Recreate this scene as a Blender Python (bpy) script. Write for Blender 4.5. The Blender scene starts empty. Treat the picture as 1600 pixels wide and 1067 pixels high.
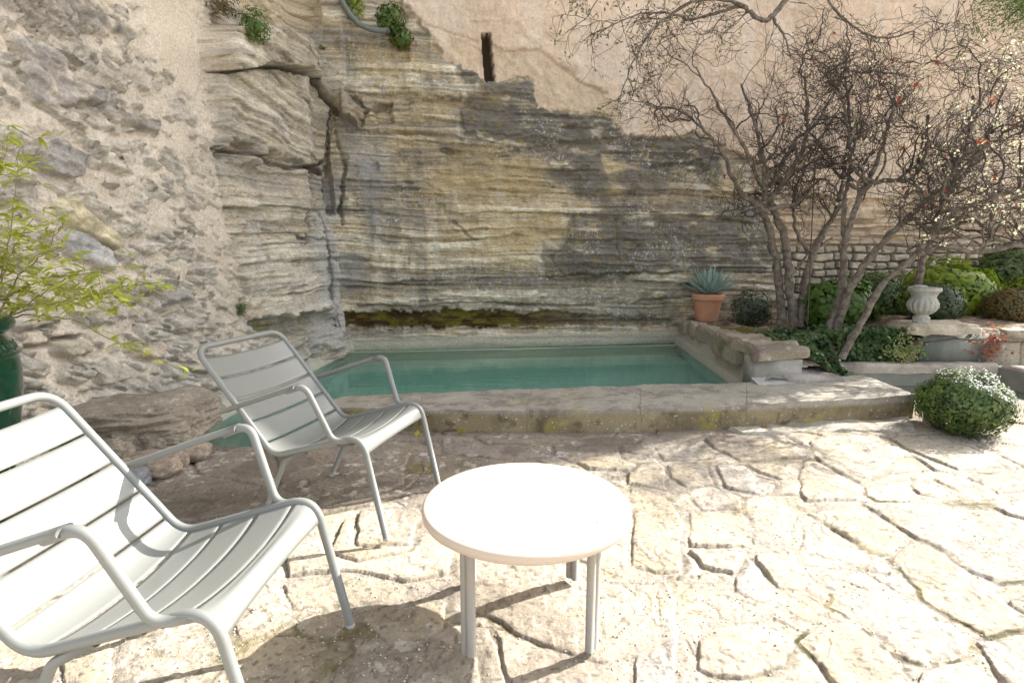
import bpy, math, random
import numpy as np
from mathutils import Vector, Matrix
R = math.radians
random.seed(7); rng = np.random.RandomState(11)
sc = bpy.context.scene
COL = sc.collection
# ------------------------------------------------------------------ camera, sky, sun, exposure
CF, CP, CH = 885.54, R(9.54), 1.386
cam = bpy.data.objects.new('camera', bpy.data.cameras.new('camera')); COL.objects.link(cam)
cam.data.sensor_width = 36; cam.data.lens = CF/1600*36; cam.data.clip_end = 500; cam.data.clip_start = .05
cam.location = (0, 0, CH); cam.rotation_euler = (R(90)-CP, 0, 0)
sc.camera = cam
SUN_AZ, SUN_EL = 27.0, 35.0          # azimuth counted from +x towards +y
w = bpy.data.worlds.new('World'); sc.world = w; w.use_nodes = True
nt = w.node_tree; nt.nodes.clear()
sky = nt.nodes.new('ShaderNodeTexSky'); sky.sky_type = 'NISHITA'; sky.sun_disc = False
sky.sun_elevation = R(SUN_EL); sky.sun_rotation = R(90-SUN_AZ); sky.air_density = 1.0; sky.dust_density = 2.5; sky.ozone_density = 0.6
hs = nt.nodes.new('ShaderNodeHueSaturation'); hs.inputs['Saturation'].default_value = .32
bg = nt.nodes.new('ShaderNodeBackground'); bg.inputs[1].default_value = .15
wo = nt.nodes.new('ShaderNodeOutputWorld')
nt.links.new(sky.outputs[0], hs.inputs['Color']); nt.links.new(hs.outputs[0], bg.inputs[0]); nt.links.new(bg.outputs[0], wo.inputs[0])
sl = bpy.data.lights.new('sun', 'SUN'); sl.energy = 4.5; sl.angle = R(.53); sl.color = (1, .965, .91)
so = bpy.data.objects.new('sun', sl); COL.objects.link(so)
sd = Vector((math.cos(R(SUN_AZ))*math.cos(R(SUN_EL)), math.sin(R(SUN_AZ))*math.cos(R(SUN_EL)), math.sin(R(SUN_EL))))
so.rotation_euler = sd.to_track_quat('Z', 'Y').to_euler(); so.location = sd*30
sc.view_settings.view_transform = 'Standard'; sc.view_settings.look = 'None'; sc.view_settings.gamma = 1
sc.view_settings.exposure = 1.62

# ------------------------------------------------------------------ small maths
def ray(px, py):
    a = (px-800)/CF; b = -(py-533.5)/CF
    return Vector((a, math.cos(CP)+b*math.sin(CP), -math.sin(CP)+b*math.cos(CP)))
def atz(px, py, z=0):
    r = ray(px, py); t = (z-CH)/r.z; return Vector((0, 0, CH))+r*t
def aty(px, py, y):
    r = ray(px, py); t = y/r.y; return Vector((0, 0, CH))+r*t
def proj(x, y, z):
    dz = z-CH; d = y*math.cos(CP)-dz*math.sin(CP); u = y*math.sin(CP)+dz*math.cos(CP)
    d = np.maximum(d, .05)
    return 800+CF*x/d, 533.5-CF*u/d
def _h(ix, iy, iz, seed):
    n = (ix.astype(np.int64)*374761393+iy.astype(np.int64)*668265263+iz.astype(np.int64)*2147483647+seed*974711) & 0xffffffff
    n = (n ^ (n >> 13))*1274126177 & 0xffffffff
    n = (n ^ (n >> 16))*2246822519 & 0xffffffff
    return ((n ^ (n >> 15)) & 0xffffff)/float(0xffffff)
def noise2(x, y, seed=0):
    ix = np.floor(x); iy = np.floor(y); fx = x-ix; fy = y-iy
    fx = fx*fx*fx*(fx*(fx*6-15)+10); fy = fy*fy*fy*(fy*(fy*6-15)+10); z = np.zeros_like(ix)
    a = _h(ix, iy, z, seed); b = _h(ix+1, iy, z, seed); c = _h(ix, iy+1, z, seed); d = _h(ix+1, iy+1, z, seed)
    return (a+(b-a)*fx+(c-a)*fy+(a-b-c+d)*fx*fy)*2-1
def fbm(x, y, seed=0, o=4, g=.5):
    s = 0; a = 1; t = 0
    for i in range(o):
        s = s+a*noise2(x, y, seed+i*17); t += a; a *= g; x = x*2.03+13.7; y = y*2.03+7.3
    return s/t
def noise3(x, y, z, seed=0):
    ix = np.floor(x); iy = np.floor(y); iz = np.floor(z); fx = x-ix; fy = y-iy; fz = z-iz
    fx = fx*fx*(3-2*fx); fy = fy*fy*(3-2*fy); fz = fz*fz*(3-2*fz); r = 0
    for dx in (0, 1):
        for dy in (0, 1):
            for dz in (0, 1):
                r = r+_h(ix+dx, iy+dy, iz+dz, seed)*(fx if dx else 1-fx)*(fy if dy else 1-fy)*(fz if dz else 1-fz)
    return r*2-1
def fbm3(x, y, z, seed=0, o=4):
    s = 0; a = 1; t = 0
    for i in range(o):
        s = s+a*noise3(x, y, z, seed+i*31); t += a; a *= .5; x = x*2.03+3.7; y = y*2.03+7.3; z = z*2.03+1.9
    return s/t
def ss(a, b, x):
    t = np.clip((x-a)/(b-a), 0, 1); return t*t*(3-2*t)
def mix(a, b, t):
    t = np.asarray(t, float)
    if t.ndim and (np.shape(a)[-1:] == (3,) or np.shape(b)[-1:] == (3,)):
        a = np.asarray(a); b = np.asarray(b)
        if a.shape == t.shape: a = a[..., None]
        if b.shape == t.shape: b = b[..., None]
        t = t[..., None]
    return a*(1-t)+b*t
def worley(x, y, seed=0, jit=.9):
    ix = np.floor(x); iy = np.floor(y); f1 = np.full(x.shape, 9.); f2 = np.full(x.shape, 9.); cid = np.zeros(x.shape); cx = np.zeros(x.shape); cy = np.zeros(x.shape); z = np.zeros_like(ix)
    for dx in (-1, 0, 1):
        for dy in (-1, 0, 1):
            jx = ix+dx; jy = iy+dy
            px = jx+.5+jit*(_h(jx, jy, z, seed)-.5); py = jy+.5+jit*(_h(jx, jy, z, seed+5)-.5)
            d = np.hypot(px-x, py-y); m = d < f1
            f2 = np.where(m, f1, np.minimum(f2, d)); f1 = np.where(m, d, f1)
            cid = np.where(m, _h(jx, jy, z, seed+9), cid); cx = np.where(m, px, cx); cy = np.where(m, py, cy)
    return f1, f2, cid, cx, cy
def sdf(poly, X, Y):
    """signed distance, positive inside"""
    P = np.array(poly, float); n = len(P); best = np.full(X.shape, 1e9); ins = np.zeros(X.shape, bool)
    for i in range(n):
        a = P[i]; b = P[(i+1) % n]; e = b-a; wx = X-a[0]; wy = Y-a[1]
        t = np.clip((wx*e[0]+wy*e[1])/(e@e+1e-12), 0, 1)
        best = np.minimum(best, (wx-t*e[0])**2+(wy-t*e[1])**2)
        c = ((a[1] > Y) != (b[1] > Y)) & (X < (b[0]-a[0])*(Y-a[1])/((b[1]-a[1]) if b[1] != a[1] else 1e-12)+a[0])
        ins ^= c
    return np.where(ins, 1, -1)*np.sqrt(best)

# ------------------------------------------------------------------ materials
MATS = {}
def mat(name, col=(.5, .5, .5), rough=.7, attr=False, nscale=30, namp=.15, bump=0, bscale=60, bdist=.01, metal=0, spec=.5, stretch=None, coat=0, sss=0, col2=None, speck=None, trans=0):
    if name in MATS: return MATS[name]
    m = bpy.data.materials.new(name); m.use_nodes = True; n = m.node_tree; L = n.links; b = n.nodes['Principled BSDF']
    b.inputs['Roughness'].default_value = rough; b.inputs['Metallic'].default_value = metal
    b.inputs['Specular IOR Level'].default_value = spec; b.inputs['Coat Weight'].default_value = coat
    tc = n.nodes.new('ShaderNodeTexCoord'); mp = n.nodes.new('ShaderNodeMapping'); L.new(tc.outputs['Object'], mp.inputs[0])
    if stretch: mp.inputs['Scale'].default_value = stretch
    if attr:
        a = n.nodes.new('ShaderNodeAttribute'); a.attribute_name = 'Col'; src = a.outputs['Color']
    else:
        rgb = n.nodes.new('ShaderNodeRGB'); rgb.outputs[0].default_value = (*col, 1); src = rgb.outputs[0]
        if col2:
            nz0 = n.nodes.new('ShaderNodeTexNoise'); nz0.inputs['Scale'].default_value = nscale*.35; nz0.inputs['Detail'].default_value = 5
            L.new(mp.outputs[0], nz0.inputs[0]); rr = n.nodes.new('ShaderNodeMapRange'); rr.inputs[1].default_value = .38; rr.inputs[2].default_value = .62
            L.new(nz0.outputs[0], rr.inputs[0]); mx0 = n.nodes.new('ShaderNodeMixRGB'); L.new(rr.outputs[0], mx0.inputs[0]); L.new(src, mx0.inputs[1]); mx0.inputs[2].default_value = (*col2, 1); src = mx0.outputs[0]
    nz = n.nodes.new('ShaderNodeTexNoise'); nz.inputs['Scale'].default_value = nscale; nz.inputs['Detail'].default_value = 8; nz.inputs['Roughness'].default_value = .65
    L.new(mp.outputs[0], nz.inputs[0])
    mr = n.nodes.new('ShaderNodeMapRange'); mr.inputs[1].default_value = .25; mr.inputs[2].default_value = .75; mr.inputs[3].default_value = 1-namp; mr.inputs[4].default_value = 1+namp
    L.new(nz.outputs[0], mr.inputs[0])
    mx = n.nodes.new('ShaderNodeMixRGB'); mx.blend_type = 'MULTIPLY'; mx.inputs[0].default_value = 1
    L.new(src, mx.inputs[1]); L.new(mr.outputs[0], mx.inputs[2]); src = mx.outputs[0]
    if speck:      # (colour, scale, threshold)
        vz = n.nodes.new('ShaderNodeTexNoise'); vz.inputs['Scale'].default_value = speck[1]; vz.inputs['Detail'].default_value = 3; L.new(tc.outputs['Object'], vz.inputs[0])
        vr = n.nodes.new('ShaderNodeMapRange'); vr.inputs[1].default_value = speck[2]; vr.inputs[2].default_value = speck[2]+.05; L.new(vz.outputs[0], vr.inputs[0])
        m3 = n.nodes.new('ShaderNodeMixRGB'); L.new(vr.outputs[0], m3.inputs[0]); L.new(src, m3.inputs[1]); m3.inputs[2].default_value = (*speck[0], 1); src = m3.outputs[0]
    L.new(src, b.inputs['Base Color'])
    if bump:
        bz = n.nodes.new('ShaderNodeTexNoise'); bz.inputs['Scale'].default_value = bscale; bz.inputs['Detail'].default_value = 8; bz.inputs['Roughness'].default_value = .7; L.new(mp.outputs[0], bz.inputs[0])
        bp = n.nodes.new('ShaderNodeBump'); bp.inputs['Strength'].default_value = bump; bp.inputs['Distance'].default_value = bdist
        L.new(bz.outputs[0], bp.inputs['Height']); L.new(bp.outputs[0], b.inputs['Normal'])
    if trans:
        out = n.nodes['Material Output']; tr = n.nodes.new('ShaderNodeBsdfTranslucent'); ms = n.nodes.new('ShaderNodeMixShader'); ms.inputs[0].default_value = trans
        L.new(src, tr.inputs[0]); L.new(b.outputs[0], ms.inputs[1]); L.new(tr.outputs[0], ms.inputs[2]); L.new(ms.outputs[0], out.inputs[0])
    MATS[name] = m; return m
M_ROCK = mat('weathered_limestone', attr=True, rough=.95, spec=.1, nscale=55, namp=.42, bump=1, bscale=34, bdist=.028, stretch=(.6, .6, 2.2))
M_PLAS = mat('lime_plaster', attr=True, rough=.95, spec=.1, nscale=30, namp=.2, bump=1, bscale=26, bdist=.016)
M_RUB = mat('rubble_and_mortar', attr=True, rough=.95, spec=.15, nscale=55, namp=.34, bump=1, bscale=44, bdist=.016)
M_PAVE = mat('flagstone', attr=True, rough=.9, spec=.2, nscale=60, namp=.16, bump=.9, bscale=80, bdist=.007)
M_KERB = mat('lichened_stone', attr=True, rough=.92, spec=.2, nscale=70, namp=.2, bump=.9, bscale=60, bdist=.008, speck=((.55, .53, .48), 45, .66))
M_CEM = mat('smooth_cement', (.44, .43, .37), .8, nscale=12, namp=.12, bump=.3, bscale=30, bdist=.004, col2=(.34, .33, .26))
M_POOL = mat('pool_lining', (.50, .90, .86), .7, nscale=1.2, namp=.1, col2=(.42, .80, .72))
M_CHAIR = mat('sage_grey_paint', (.180, .185, .171), .38, nscale=120, namp=.03, spec=.5, bump=.05, bscale=400, bdist=.001)
M_TOP = mat('cream_resin_top', (.52, .49, .42), .5, nscale=120, namp=.14, speck=((.17, .14, .09), 60, .66), bump=.1, bscale=300, bdist=.001)
M_RIM = mat('cream_resin_rim', (.52, .42, .33), .5, nscale=80, namp=.04)
M_LEG = mat('grey_table_metal', (.30, .275, .235), .5, nscale=90, namp=.08, speck=((.2, .17, .13), 40, .72))
M_TERRA = mat('terracotta', (.50, .22, .12), .85, nscale=25, namp=.12, bump=.3, bscale=80, bdist=.003, col2=(.46, .26, .17))
M_GREEN = mat('green_glaze', (.004, .042, .02), .2, nscale=18, namp=.3, coat=.6, bump=.35, bscale=14, bdist=.006, speck=((.16, .2, .13), 30, .68))
M_URN = mat('grey_cast_stone', (.34, .34, .31), .9, nscale=40, namp=.2, bump=.5, bscale=70, bdist=.004, col2=(.26, .26, .23))
M_AGAVE = mat('agave_leaf', (.27, .36, .31), .5, nscale=20, namp=.15)
M_BARK = mat('grey_brown_bark', (.095, .075, .058), .95, nscale=50, namp=.4, bump=1, bscale=60, bdist=.012, col2=(.20, .172, .14))
M_TWIG = mat('dark_twig', (.07, .05, .038), .9, nscale=30, namp=.3)
M_TWIGR = mat('red_brown_twig', (.062, .045, .036), .85, nscale=30, namp=.3)
M_BUD = mat('cream_blossom', (.80, .76, .50), .7, nscale=8, namp=.12, trans=.3)
M_DEAD = mat('red_dead_leaf', (.33, .05, .02), .7, nscale=8, namp=.4, trans=.35)
M_BAMB = mat('bamboo_leaf', (.34, .38, .05), .5, nscale=5, namp=.3, trans=.45, col2=(.42, .44, .06))
M_BOX = mat('box_leaf', (.045, .085, .022), .5, nscale=34, namp=.5, trans=.25, col2=(.11, .16, .035))
M_DARK = mat('dark_box_leaf', (.035, .06, .03), .55, nscale=34, namp=.3, trans=.15, col2=(.06, .09, .04))
M_BROWN = mat('bronze_leaf', (.09, .085, .025), .6, nscale=34, namp=.4, trans=.2, col2=(.15, .10, .03))
M_YEL = mat('yellow_green_leaf', (.15, .24, .02), .5, nscale=34, namp=.35, trans=.4, col2=(.28, .34, .03))
M_MID = mat('mid_green_leaf', (.075, .15, .025), .5, nscale=34, namp=.35, trans=.35, col2=(.12, .20, .04))
M_IVY = mat('ivy_leaf', (.02, .055, .014), .5, nscale=12, namp=.5, trans=.12, col2=(.07, .11, .035), spec=.3)
M_WHT = mat('white_flower', (.72, .72, .66), .7, nscale=10, namp=.1, trans=.2)
M_SOIL = mat('leaf_littered_soil', (.17, .125, .085), .98, nscale=30, namp=.4, bump=1, bscale=30, bdist=.03, col2=(.27, .21, .15))
M_SLATE = mat('grey_slate', (.12, .135, .12), .75, nscale=10, namp=.2, bump=.3, bscale=14, bdist=.006, col2=(.19, .20, .175), stretch=(1, 1, .4))
M_IRON = mat('rusty_iron', (.07, .045, .03), .8)
M_HOSE = mat('grey_green_hose', (.12, .14, .115), .55)
M_PLASTIC = mat('ivory_plastic', (.6, .56, .45), .5)
M_LITTER = mat('fallen_leaf', (.22, .13, .06), .8, nscale=9, namp=.4, trans=.2)
M_LITY = mat('yellow_fallen_leaf', (.45, .40, .05), .7, nscale=9, namp=.2, trans=.3)
M_FOOT = mat('white_foot_cap', (.34, .34, .32), .5)
# water
mw = bpy.data.materials.new('pool_water'); mw.use_nodes = True; n = mw.node_tree; n.nodes.clear(); L = n.links
out = n.nodes.new('ShaderNodeOutputMaterial'); tr = n.nodes.new('ShaderNodeBsdfTransparent'); gl = n.nodes.new('ShaderNodeBsdfGlossy'); ms = n.nodes.new('ShaderNodeMixShader'); fr = n.nodes.new('ShaderNodeFresnel')
tr.inputs[0].default_value = (.86, .985, .955, 1); gl.inputs['Roughness'].default_value = .03; fr.inputs[0].default_value = 1.33
tc = n.nodes.new('ShaderNodeTexCoord'); mp = n.nodes.new('ShaderNodeMapping'); mp.inputs['Scale'].default_value = (1, 3.2, 1); nz = n.nodes.new('ShaderNodeTexNoise'); nz.inputs['Scale'].default_value = 2.6; nz.inputs['Detail'].default_value = 3
bp = n.nodes.new('ShaderNodeBump'); bp.inputs['Strength'].default_value = .10; bp.inputs['Distance'].default_value = .03
L.new(tc.outputs['Object'], mp.inputs[0]); L.new(mp.outputs[0], nz.inputs[0]); L.new(nz.outputs[0], bp.inputs['Height']); L.new(bp.outputs[0], gl.inputs['Normal']); L.new(bp.outputs[0], fr.inputs['Normal'])
df = n.nodes.new('ShaderNodeBsdfDiffuse'); df.inputs[0].default_value = (.17, .41, .33, 1); m2 = n.nodes.new('ShaderNodeMixShader'); sx_ = n.nodes.new('ShaderNodeSeparateXYZ'); L.new(tc.outputs['Object'], sx_.inputs[0]); ma = n.nodes.new('ShaderNodeMath'); ma.operation = 'MULTIPLY_ADD'; ma.inputs[1].default_value = -.132; L.new(sx_.outputs[0], ma.inputs[0]); L.new(sx_.outputs[1], ma.inputs[2])
r1 = n.nodes.new('ShaderNodeMapRange'); r1.interpolation_type = 'SMOOTHSTEP'; r1.inputs[1].default_value = 3.7; r1.inputs[2].default_value = 5.2; r1.inputs[3].default_value = .16; r1.inputs[4].default_value = .55; L.new(sx_.outputs[1], r1.inputs[0])
r2 = n.nodes.new('ShaderNodeMapRange'); r2.interpolation_type = 'SMOOTHSTEP'; r2.inputs[1].default_value = 6.3; r2.inputs[2].default_value = 7.5; r2.inputs[3].default_value = 1; r2.inputs[4].default_value = .25; L.new(ma.outputs[0], r2.inputs[0])
mm = n.nodes.new('ShaderNodeMath'); mm.operation = 'MULTIPLY'; L.new(r1.outputs[0], mm.inputs[0]); L.new(r2.outputs[0], mm.inputs[1]); L.new(mm.outputs[0], m2.inputs[0]); L.new(tr.outputs[0], m2.inputs[1]); L.new(df.outputs[0], m2.inputs[2])
L.new(fr.outputs[0], ms.inputs[0]); L.new(m2.outputs[0], ms.inputs[1]); L.new(gl.outputs[0], ms.inputs[2]); L.new(ms.outputs[0], out.inputs[0])
M_WATER = mw

# ------------------------------------------------------------------ object helpers
def tag(o, label=None, cat=None, group=None, kind=None):
    if label: o['label'] = label
    if cat: o['category'] = cat
    if group: o['group'] = group
    if kind: o['kind'] = kind
    return o
def empty(name, loc, label=None, cat=None, group=None, rz=0):
    o = bpy.data.objects.new(name, None); COL.objects.link(o); o.location = loc; o.rotation_euler = (0, 0, rz); o.empty_display_size = .1
    return tag(o, label, cat, group)
class MB:
    def __init__(s): s.v = []; s.f = []; s.c = []; s.n = 0
    def add(s, v, f):
        v = np.asarray(v, float).reshape(-1, 3); o = s.n; s.v.append(v); s.n += len(v)
        s.f.append((np.asarray(f, int)+o) if not isinstance(f, list) else [tuple(i+o for i in q) for q in f])
    def grid(s, V, cu=False, cv=False):
        V = np.asarray(V, float); a, b = V.shape[:2]
        I = np.arange(a*b).reshape(a, b)
        if cu: I = np.vstack([I, I[:1]])
        if cv: I = np.hstack([I, I[:, :1]])
        s.add(V, np.stack([I[:-1, :-1], I[1:, :-1], I[1:, 1:], I[:-1, 1:]], -1).reshape(-1, 4))
    def tube(s, pts, rad, n=8, cap=True, flat=None):
        P = np.asarray(pts, float); k = len(P); rad = np.ones(k)*rad if np.ndim(rad) == 0 else np.asarray(rad, float)
        T = np.gradient(P, axis=0); T /= np.linalg.norm(T, axis=1)[:, None]+1e-12
        u = np.cross(T[0], [0, 0, 1.]); 
        if np.linalg.norm(u) < .1: u = np.cross(T[0], [1., 0, 0])
        u /= np.linalg.norm(u); V = np.zeros((k, n, 3)); A = np.arange(n)*2*np.pi/n
        for i in range(k):
            u = u-T[i]*(u@T[i]); u /= np.linalg.norm(u)+1e-12; b = np.cross(T[i], u)
            V[i] = P[i]+rad[i]*(np.cos(A)[:, None]*u*(flat[0] if flat else 1)+np.sin(A)[:, None]*b*(flat[1] if flat else 1))
        o = s.n; s.grid(V, cv=True)
        if cap: s.f.append([tuple(o+np.arange(n)[::-1]), tuple(o+(k-1)*n+np.arange(n))])
    def lathe(s, prof, n=40, c=(0, 0, 0), fn=None):
        A = np.arange(n)*2*np.pi/n; V = np.zeros((len(prof), n, 3))
        for i, (r, z) in enumerate(prof):
            rr = r*(fn(A, i, z) if fn else 1); V[i] = np.stack([c[0]+rr*np.cos(A), c[1]+rr*np.sin(A), np.full(n, c[2]+z)], -1)
        s.grid(V, cv=True)
    def build(s, name, m, parent=None, smooth=True, col=None, edge=None):
        V = np.concatenate(s.v); me = bpy.data.meshes.new(name); quads = []; big = []
        for f in s.f:
            if isinstance(f, list): big += f
            else: quads.append(f)
        fs = [tuple(q) for q in np.concatenate(quads).tolist()] if quads and len(big) else None
        if quads and not big:
            Q = np.concatenate(quads); nq, w_ = Q.shape
            me.vertices.add(len(V)); me.vertices.foreach_set('co', V.ravel()); me.loops.add(nq*w_); me.loops.foreach_set('vertex_index', Q.ravel().astype(np.int32))
            me.polygons.add(nq); me.polygons.foreach_set('loop_start', (np.arange(nq)*w_).astype(np.int32)); me.polygons.foreach_set('loop_total', np.full(nq, w_, np.int32)); me.update(calc_edges=True); me.validate()
        else:
            me.from_pydata(V.tolist(), [], (fs or [])+[tuple(int(i) for i in q) for q in big])
        if smooth: me.polygons.foreach_set('use_smooth', np.ones(len(me.polygons), bool))
        if col is not None:
            a = me.color_attributes.new('Col', 'FLOAT_COLOR', 'POINT'); c4 = np.ones((len(V), 4)); c4[:, :3] = np.clip(col, 0, 1); a.data.foreach_set('color', c4.ravel())
        me.materials.append(m); o = bpy.data.objects.new(name, me); COL.objects.link(o)
        if parent: o.parent = parent
        return o
def sheet(name, V, keep, m, col):
    """V (a,b,3) grid, keep (a-1,b-1) bool faces"""
    a, b = V.shape[:2]; I = np.arange(a*b).reshape(a, b); Q = np.stack([I[:-1, :-1], I[1:, :-1], I[1:, 1:], I[:-1, 1:]], -1)[keep]
    used = np.unique(Q); mp_ = np.zeros(a*b, int); mp_[used] = np.arange(len(used)); mb = MB(); mb.add(V.reshape(-1, 3)[used], mp_[Q])
    return mb.build(name, m, col=col.reshape(-1, 3)[used])
def rock(name, center, size, seed, m, rz=0, amp=.18, n=14, power=3.2, strat=.0, parent=None, base=(.36, .32, .27), tilt=(0, 0), flatbot=True, tone=.3, dark=(.17, .145, .12)):
    """a lumpy boulder: superquadric of cube grid displaced by 3D noise"""
    mb = MB(); g = np.linspace(-1, 1, n); A, B = np.meshgrid(g, g, indexing='ij'); O = np.ones_like(A)
    fs = [(A, B, O), (B, A, -O), (O, A, B), (-O, B, A), (B, O, A), (A, -O, B)]; allv = []
    for X, Y, Z in fs:
        P = np.stack([X, Y, Z], -1); nn = (np.abs(P)**power).sum(-1)**(1/power); P = P/nn[..., None]
        d = 1+amp*fbm3(P[..., 0]*1.3+seed*5.1, P[..., 1]*1.3+seed*1.7, P[..., 2]*1.3, seed, 5)*1.6
        d = d+.07*fbm3(P[..., 0]*5+seed, P[..., 1]*6, P[..., 2]*10, seed+8, 4)
        if strat: d = d+strat*noise3(P[..., 0]*.6+seed, P[..., 1]*.6, P[..., 2]*9+seed, seed+3)
        P = P*d[..., None]; mb.grid(P); allv.append(P.reshape(-1, 3))
    P = np.concatenate(allv); cn = fbm3(P[:, 0]*2.2+seed, P[:, 1]*2.2, P[:, 2]*2.2, seed+50, 5); cb = fbm3(P[:, 0]*8+seed, P[:, 1]*8, P[:, 2]*8, seed+70, 3)
    c = mix(np.array(base), np.array(dark), ss(-.1, .3, cn)*tone*2.2)+(.05*cb)[:, None]
    c = mix(c, np.array([.5, .48, .42]), ss(.35, .5, cb)*.5)
    c = np.maximum(c, .02)
    V = np.concatenate(mb.v)*np.array(size)/2
    Mx = (Matrix.Rotation(rz, 3, 'Z')@Matrix.Rotation(tilt[0], 3, 'X')@Matrix.Rotation(tilt[1], 3, 'Y')); V = V@np.array(Mx).T
    mb.v = [V]; o = mb.build(name, m, parent, col=c); o.location = center
    return o
def qblock(name, quad, z0, z1, seed, m, parent=None, rough=.012, step=.03, base=(.36, .33, .28), colfn=None, rnd=.02):
    """rough stone on a quad footprint (a,b = front edge left->right, c,d = back right->left); z0,z1 scalars"""
    q = [Vector((p[0], p[1])) for p in quad]; l = max((q[1]-q[0]).length, (q[2]-q[3]).length); wd = max((q[3]-q[0]).length, (q[2]-q[1]).length)
    z1 = z1 if isinstance(z1, (list, tuple)) else [z1]*4
    nx = max(3, int(l/step)); ny = max(3, int(wd/step)); nz_ = max(3, int((max(z1)-z0)/step)+1); mb = MB(); C = []
    def pt(u, v, t):
        X = ((1-u)*(1-v)*q[0].x+u*(1-v)*q[1].x+u*v*q[2].x+(1-u)*v*q[3].x); Y = ((1-u)*(1-v)*q[0].y+u*(1-v)*q[1].y+u*v*q[2].y+(1-u)*v*q[3].y)
        zt = ((1-u)*(1-v)*z1[0]+u*(1-v)*z1[1]+u*v*z1[2]+(1-u)*v*z1[3]); Z = z0+(zt-z0)*t
        # rounding
        eu = np.minimum(u, 1-u)*l; ev = np.minimum(v, 1-v)*wd; et = (1-t)*(zt-z0)
        def pull(e1, e2): return rnd*np.clip(1-e1/rnd, 0, 1)**2*np.clip(1-e2/rnd, 0, 1)**2
        su = np.sign(u-.5); sv = np.sign(v-.5); a = (pull(eu, et)+pull(eu, ev))*.6; b = (pull(ev, et)+pull(eu, ev))*.6; c = (pull(eu, et)+pull(ev, et))*.6
        ex = (q[1]-q[0]).normalized(); ey = (q[3]-q[0]).normalized()
        X = X-su*a*ex.x-sv*b*ey.x; Y = Y-su*a*ex.y-sv*b*ey.y; Z = Z-c
        nx_ = fbm3(X*5+seed, Y*5, Z*5, seed, 5); ny_ = fbm3(X*5, Y*5+seed, Z*5+9, seed+7, 5); nz2 = fbm3(X*6, Y*6, Z*6+seed, seed+3, 5)
        return np.stack([X+rough*nx_, Y+rough*ny_*1.3, Z+rough*nz2], -1)
    U = np.linspace(0, 1, nx); Vv = np.linspace(0, 1, ny); T = np.linspace(0, 1, nz_)
    for a, b, f in [(U, Vv, lambda a, b: pt(a, b, np.ones_like(a))), (U, T, lambda a, b: pt(a, np.zeros_like(a), b)), (U, T, lambda a, b: pt(a, np.ones_like(a), b)), (Vv, T, lambda a, b: pt(np.zeros_like(a), a, b)), (Vv, T, lambda a, b: pt(np.ones_like(a), a, b))]:
        A, B = np.meshgrid(a, b, indexing='ij'); P = f(A, B); mb.grid(P)
    P = np.concatenate(mb.v)
    if colfn: c = colfn(P)
    else:
        n1 = fbm3(P[:, 0]*4, P[:, 1]*4, P[:, 2]*4+seed, seed+11, 5); n2 = fbm3(P[:, 0]*16, P[:, 1]*16, P[:, 2]*16, seed+13, 4)
        c = mix(np.array(base), np.array(base)*.55, ss(-.1, .4, n1))+(.06*n2)[:, None]
        c = mix(c, np.array([.55, .53, .47]), ss(.3, .45, n2)*.5)
    return mb.build(name, m, parent, col=np.maximum(c, .02))
def leafcloud(pts, nrm, size, asp=.45, jitter=1.3, fold=True, seed=0):
    """one folded leaf quad pair per point -> MB"""
    r = np.random.RandomState(seed); n = len(pts); P = np.asarray(pts); N = np.asarray(nrm)+jitter*r.normal(size=(n, 3))*.6; N /= np.linalg.norm(N, axis=1)[:, None]+1e-9
    D = r.normal(size=(n, 3)); D -= N*(D*N).sum(1)[:, None]; D /= np.linalg.norm(D, axis=1)[:, None]+1e-9; S = np.cross(N, D); L_ = size*(.6+.8*r.rand(n))[:, None]
    a = P-D*L_*.5; b = P+D*L_*.5; m1 = P+S*L_*asp*.5+N*L_*.08; m2 = P-S*L_*asp*.5+N*L_*.08
    V = np.stack([a, m1, b, m2], 1).reshape(-1, 3); mb = MB(); mb.add(V, np.arange(4*n).reshape(n, 4)); return mb

# ------------------------------------------------------------------ rock sheet: left rubble wall, outcrop, rock face, plaster wall
PATH = [(-3.95, .4), (-3.12, 3.2), (-2.64, 5.4), (-2.38, 7.2), (-2.46, 7.48), (-2.2, 7.66), (9.6, 9.47)]
PP = np.array(PATH); seg = np.hypot(*(PP[1:]-PP[:-1]).T); cum = np.concatenate([[0], np.cumsum(seg)])
S_OUT = cum[2]; S_C = cum[5]
sv = np.concatenate([np.arange(0, S_OUT, .0115), np.arange(S_OUT, cum[-1], .0122)]); zv = np.concatenate([np.arange(-.35, 5.3, .0115)])
px_ = np.interp(sv, cum, PP[:, 0]); py_ = np.interp(sv, cum, PP[:, 1])
k = np.exp(-np.linspace(-2, 2, 15)**2); k /= k.sum()
px_ = np.convolve(np.pad(px_, 7, 'edge'), k, 'valid'); py_ = np.convolve(np.pad(py_, 7, 'edge'), k, 'valid')
tx = np.gradient(px_); ty = np.gradient(py_); tl = np.hypot(tx, ty); nx = ty/tl; ny = -tx/tl
S, Z = np.meshgrid(sv, zv, indexing='ij'); NX = nx[:, None]*np.ones_like(Z); NY = ny[:, None]*np.ones_like(Z)
side = 1-ss(S_C-.35, S_C+.1, S)               # 1 on the left side, 0 on the back face
base = -side*.105*(Z-.3)-(1-side)*.035*Z
foot = side*.22*ss(.75, -.05, Z)*(1-ss(S_OUT+.2, S_OUT+.8, S)*.6)
base = base+foot
BX = px_[:, None]+NX*base; BY = py_[:, None]+NY*base
U, Vp = proj(BX, BY, Z)                        # where each point of the bare wall lies in the traced survey
wU = U+fbm(S*5, Z*5, 1)*9+fbm(S*22, Z*22, 2)*4; wV = Vp+fbm(S*5+9, Z*5, 3)*7+fbm(S*22, Z*22, 4)*4
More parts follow.
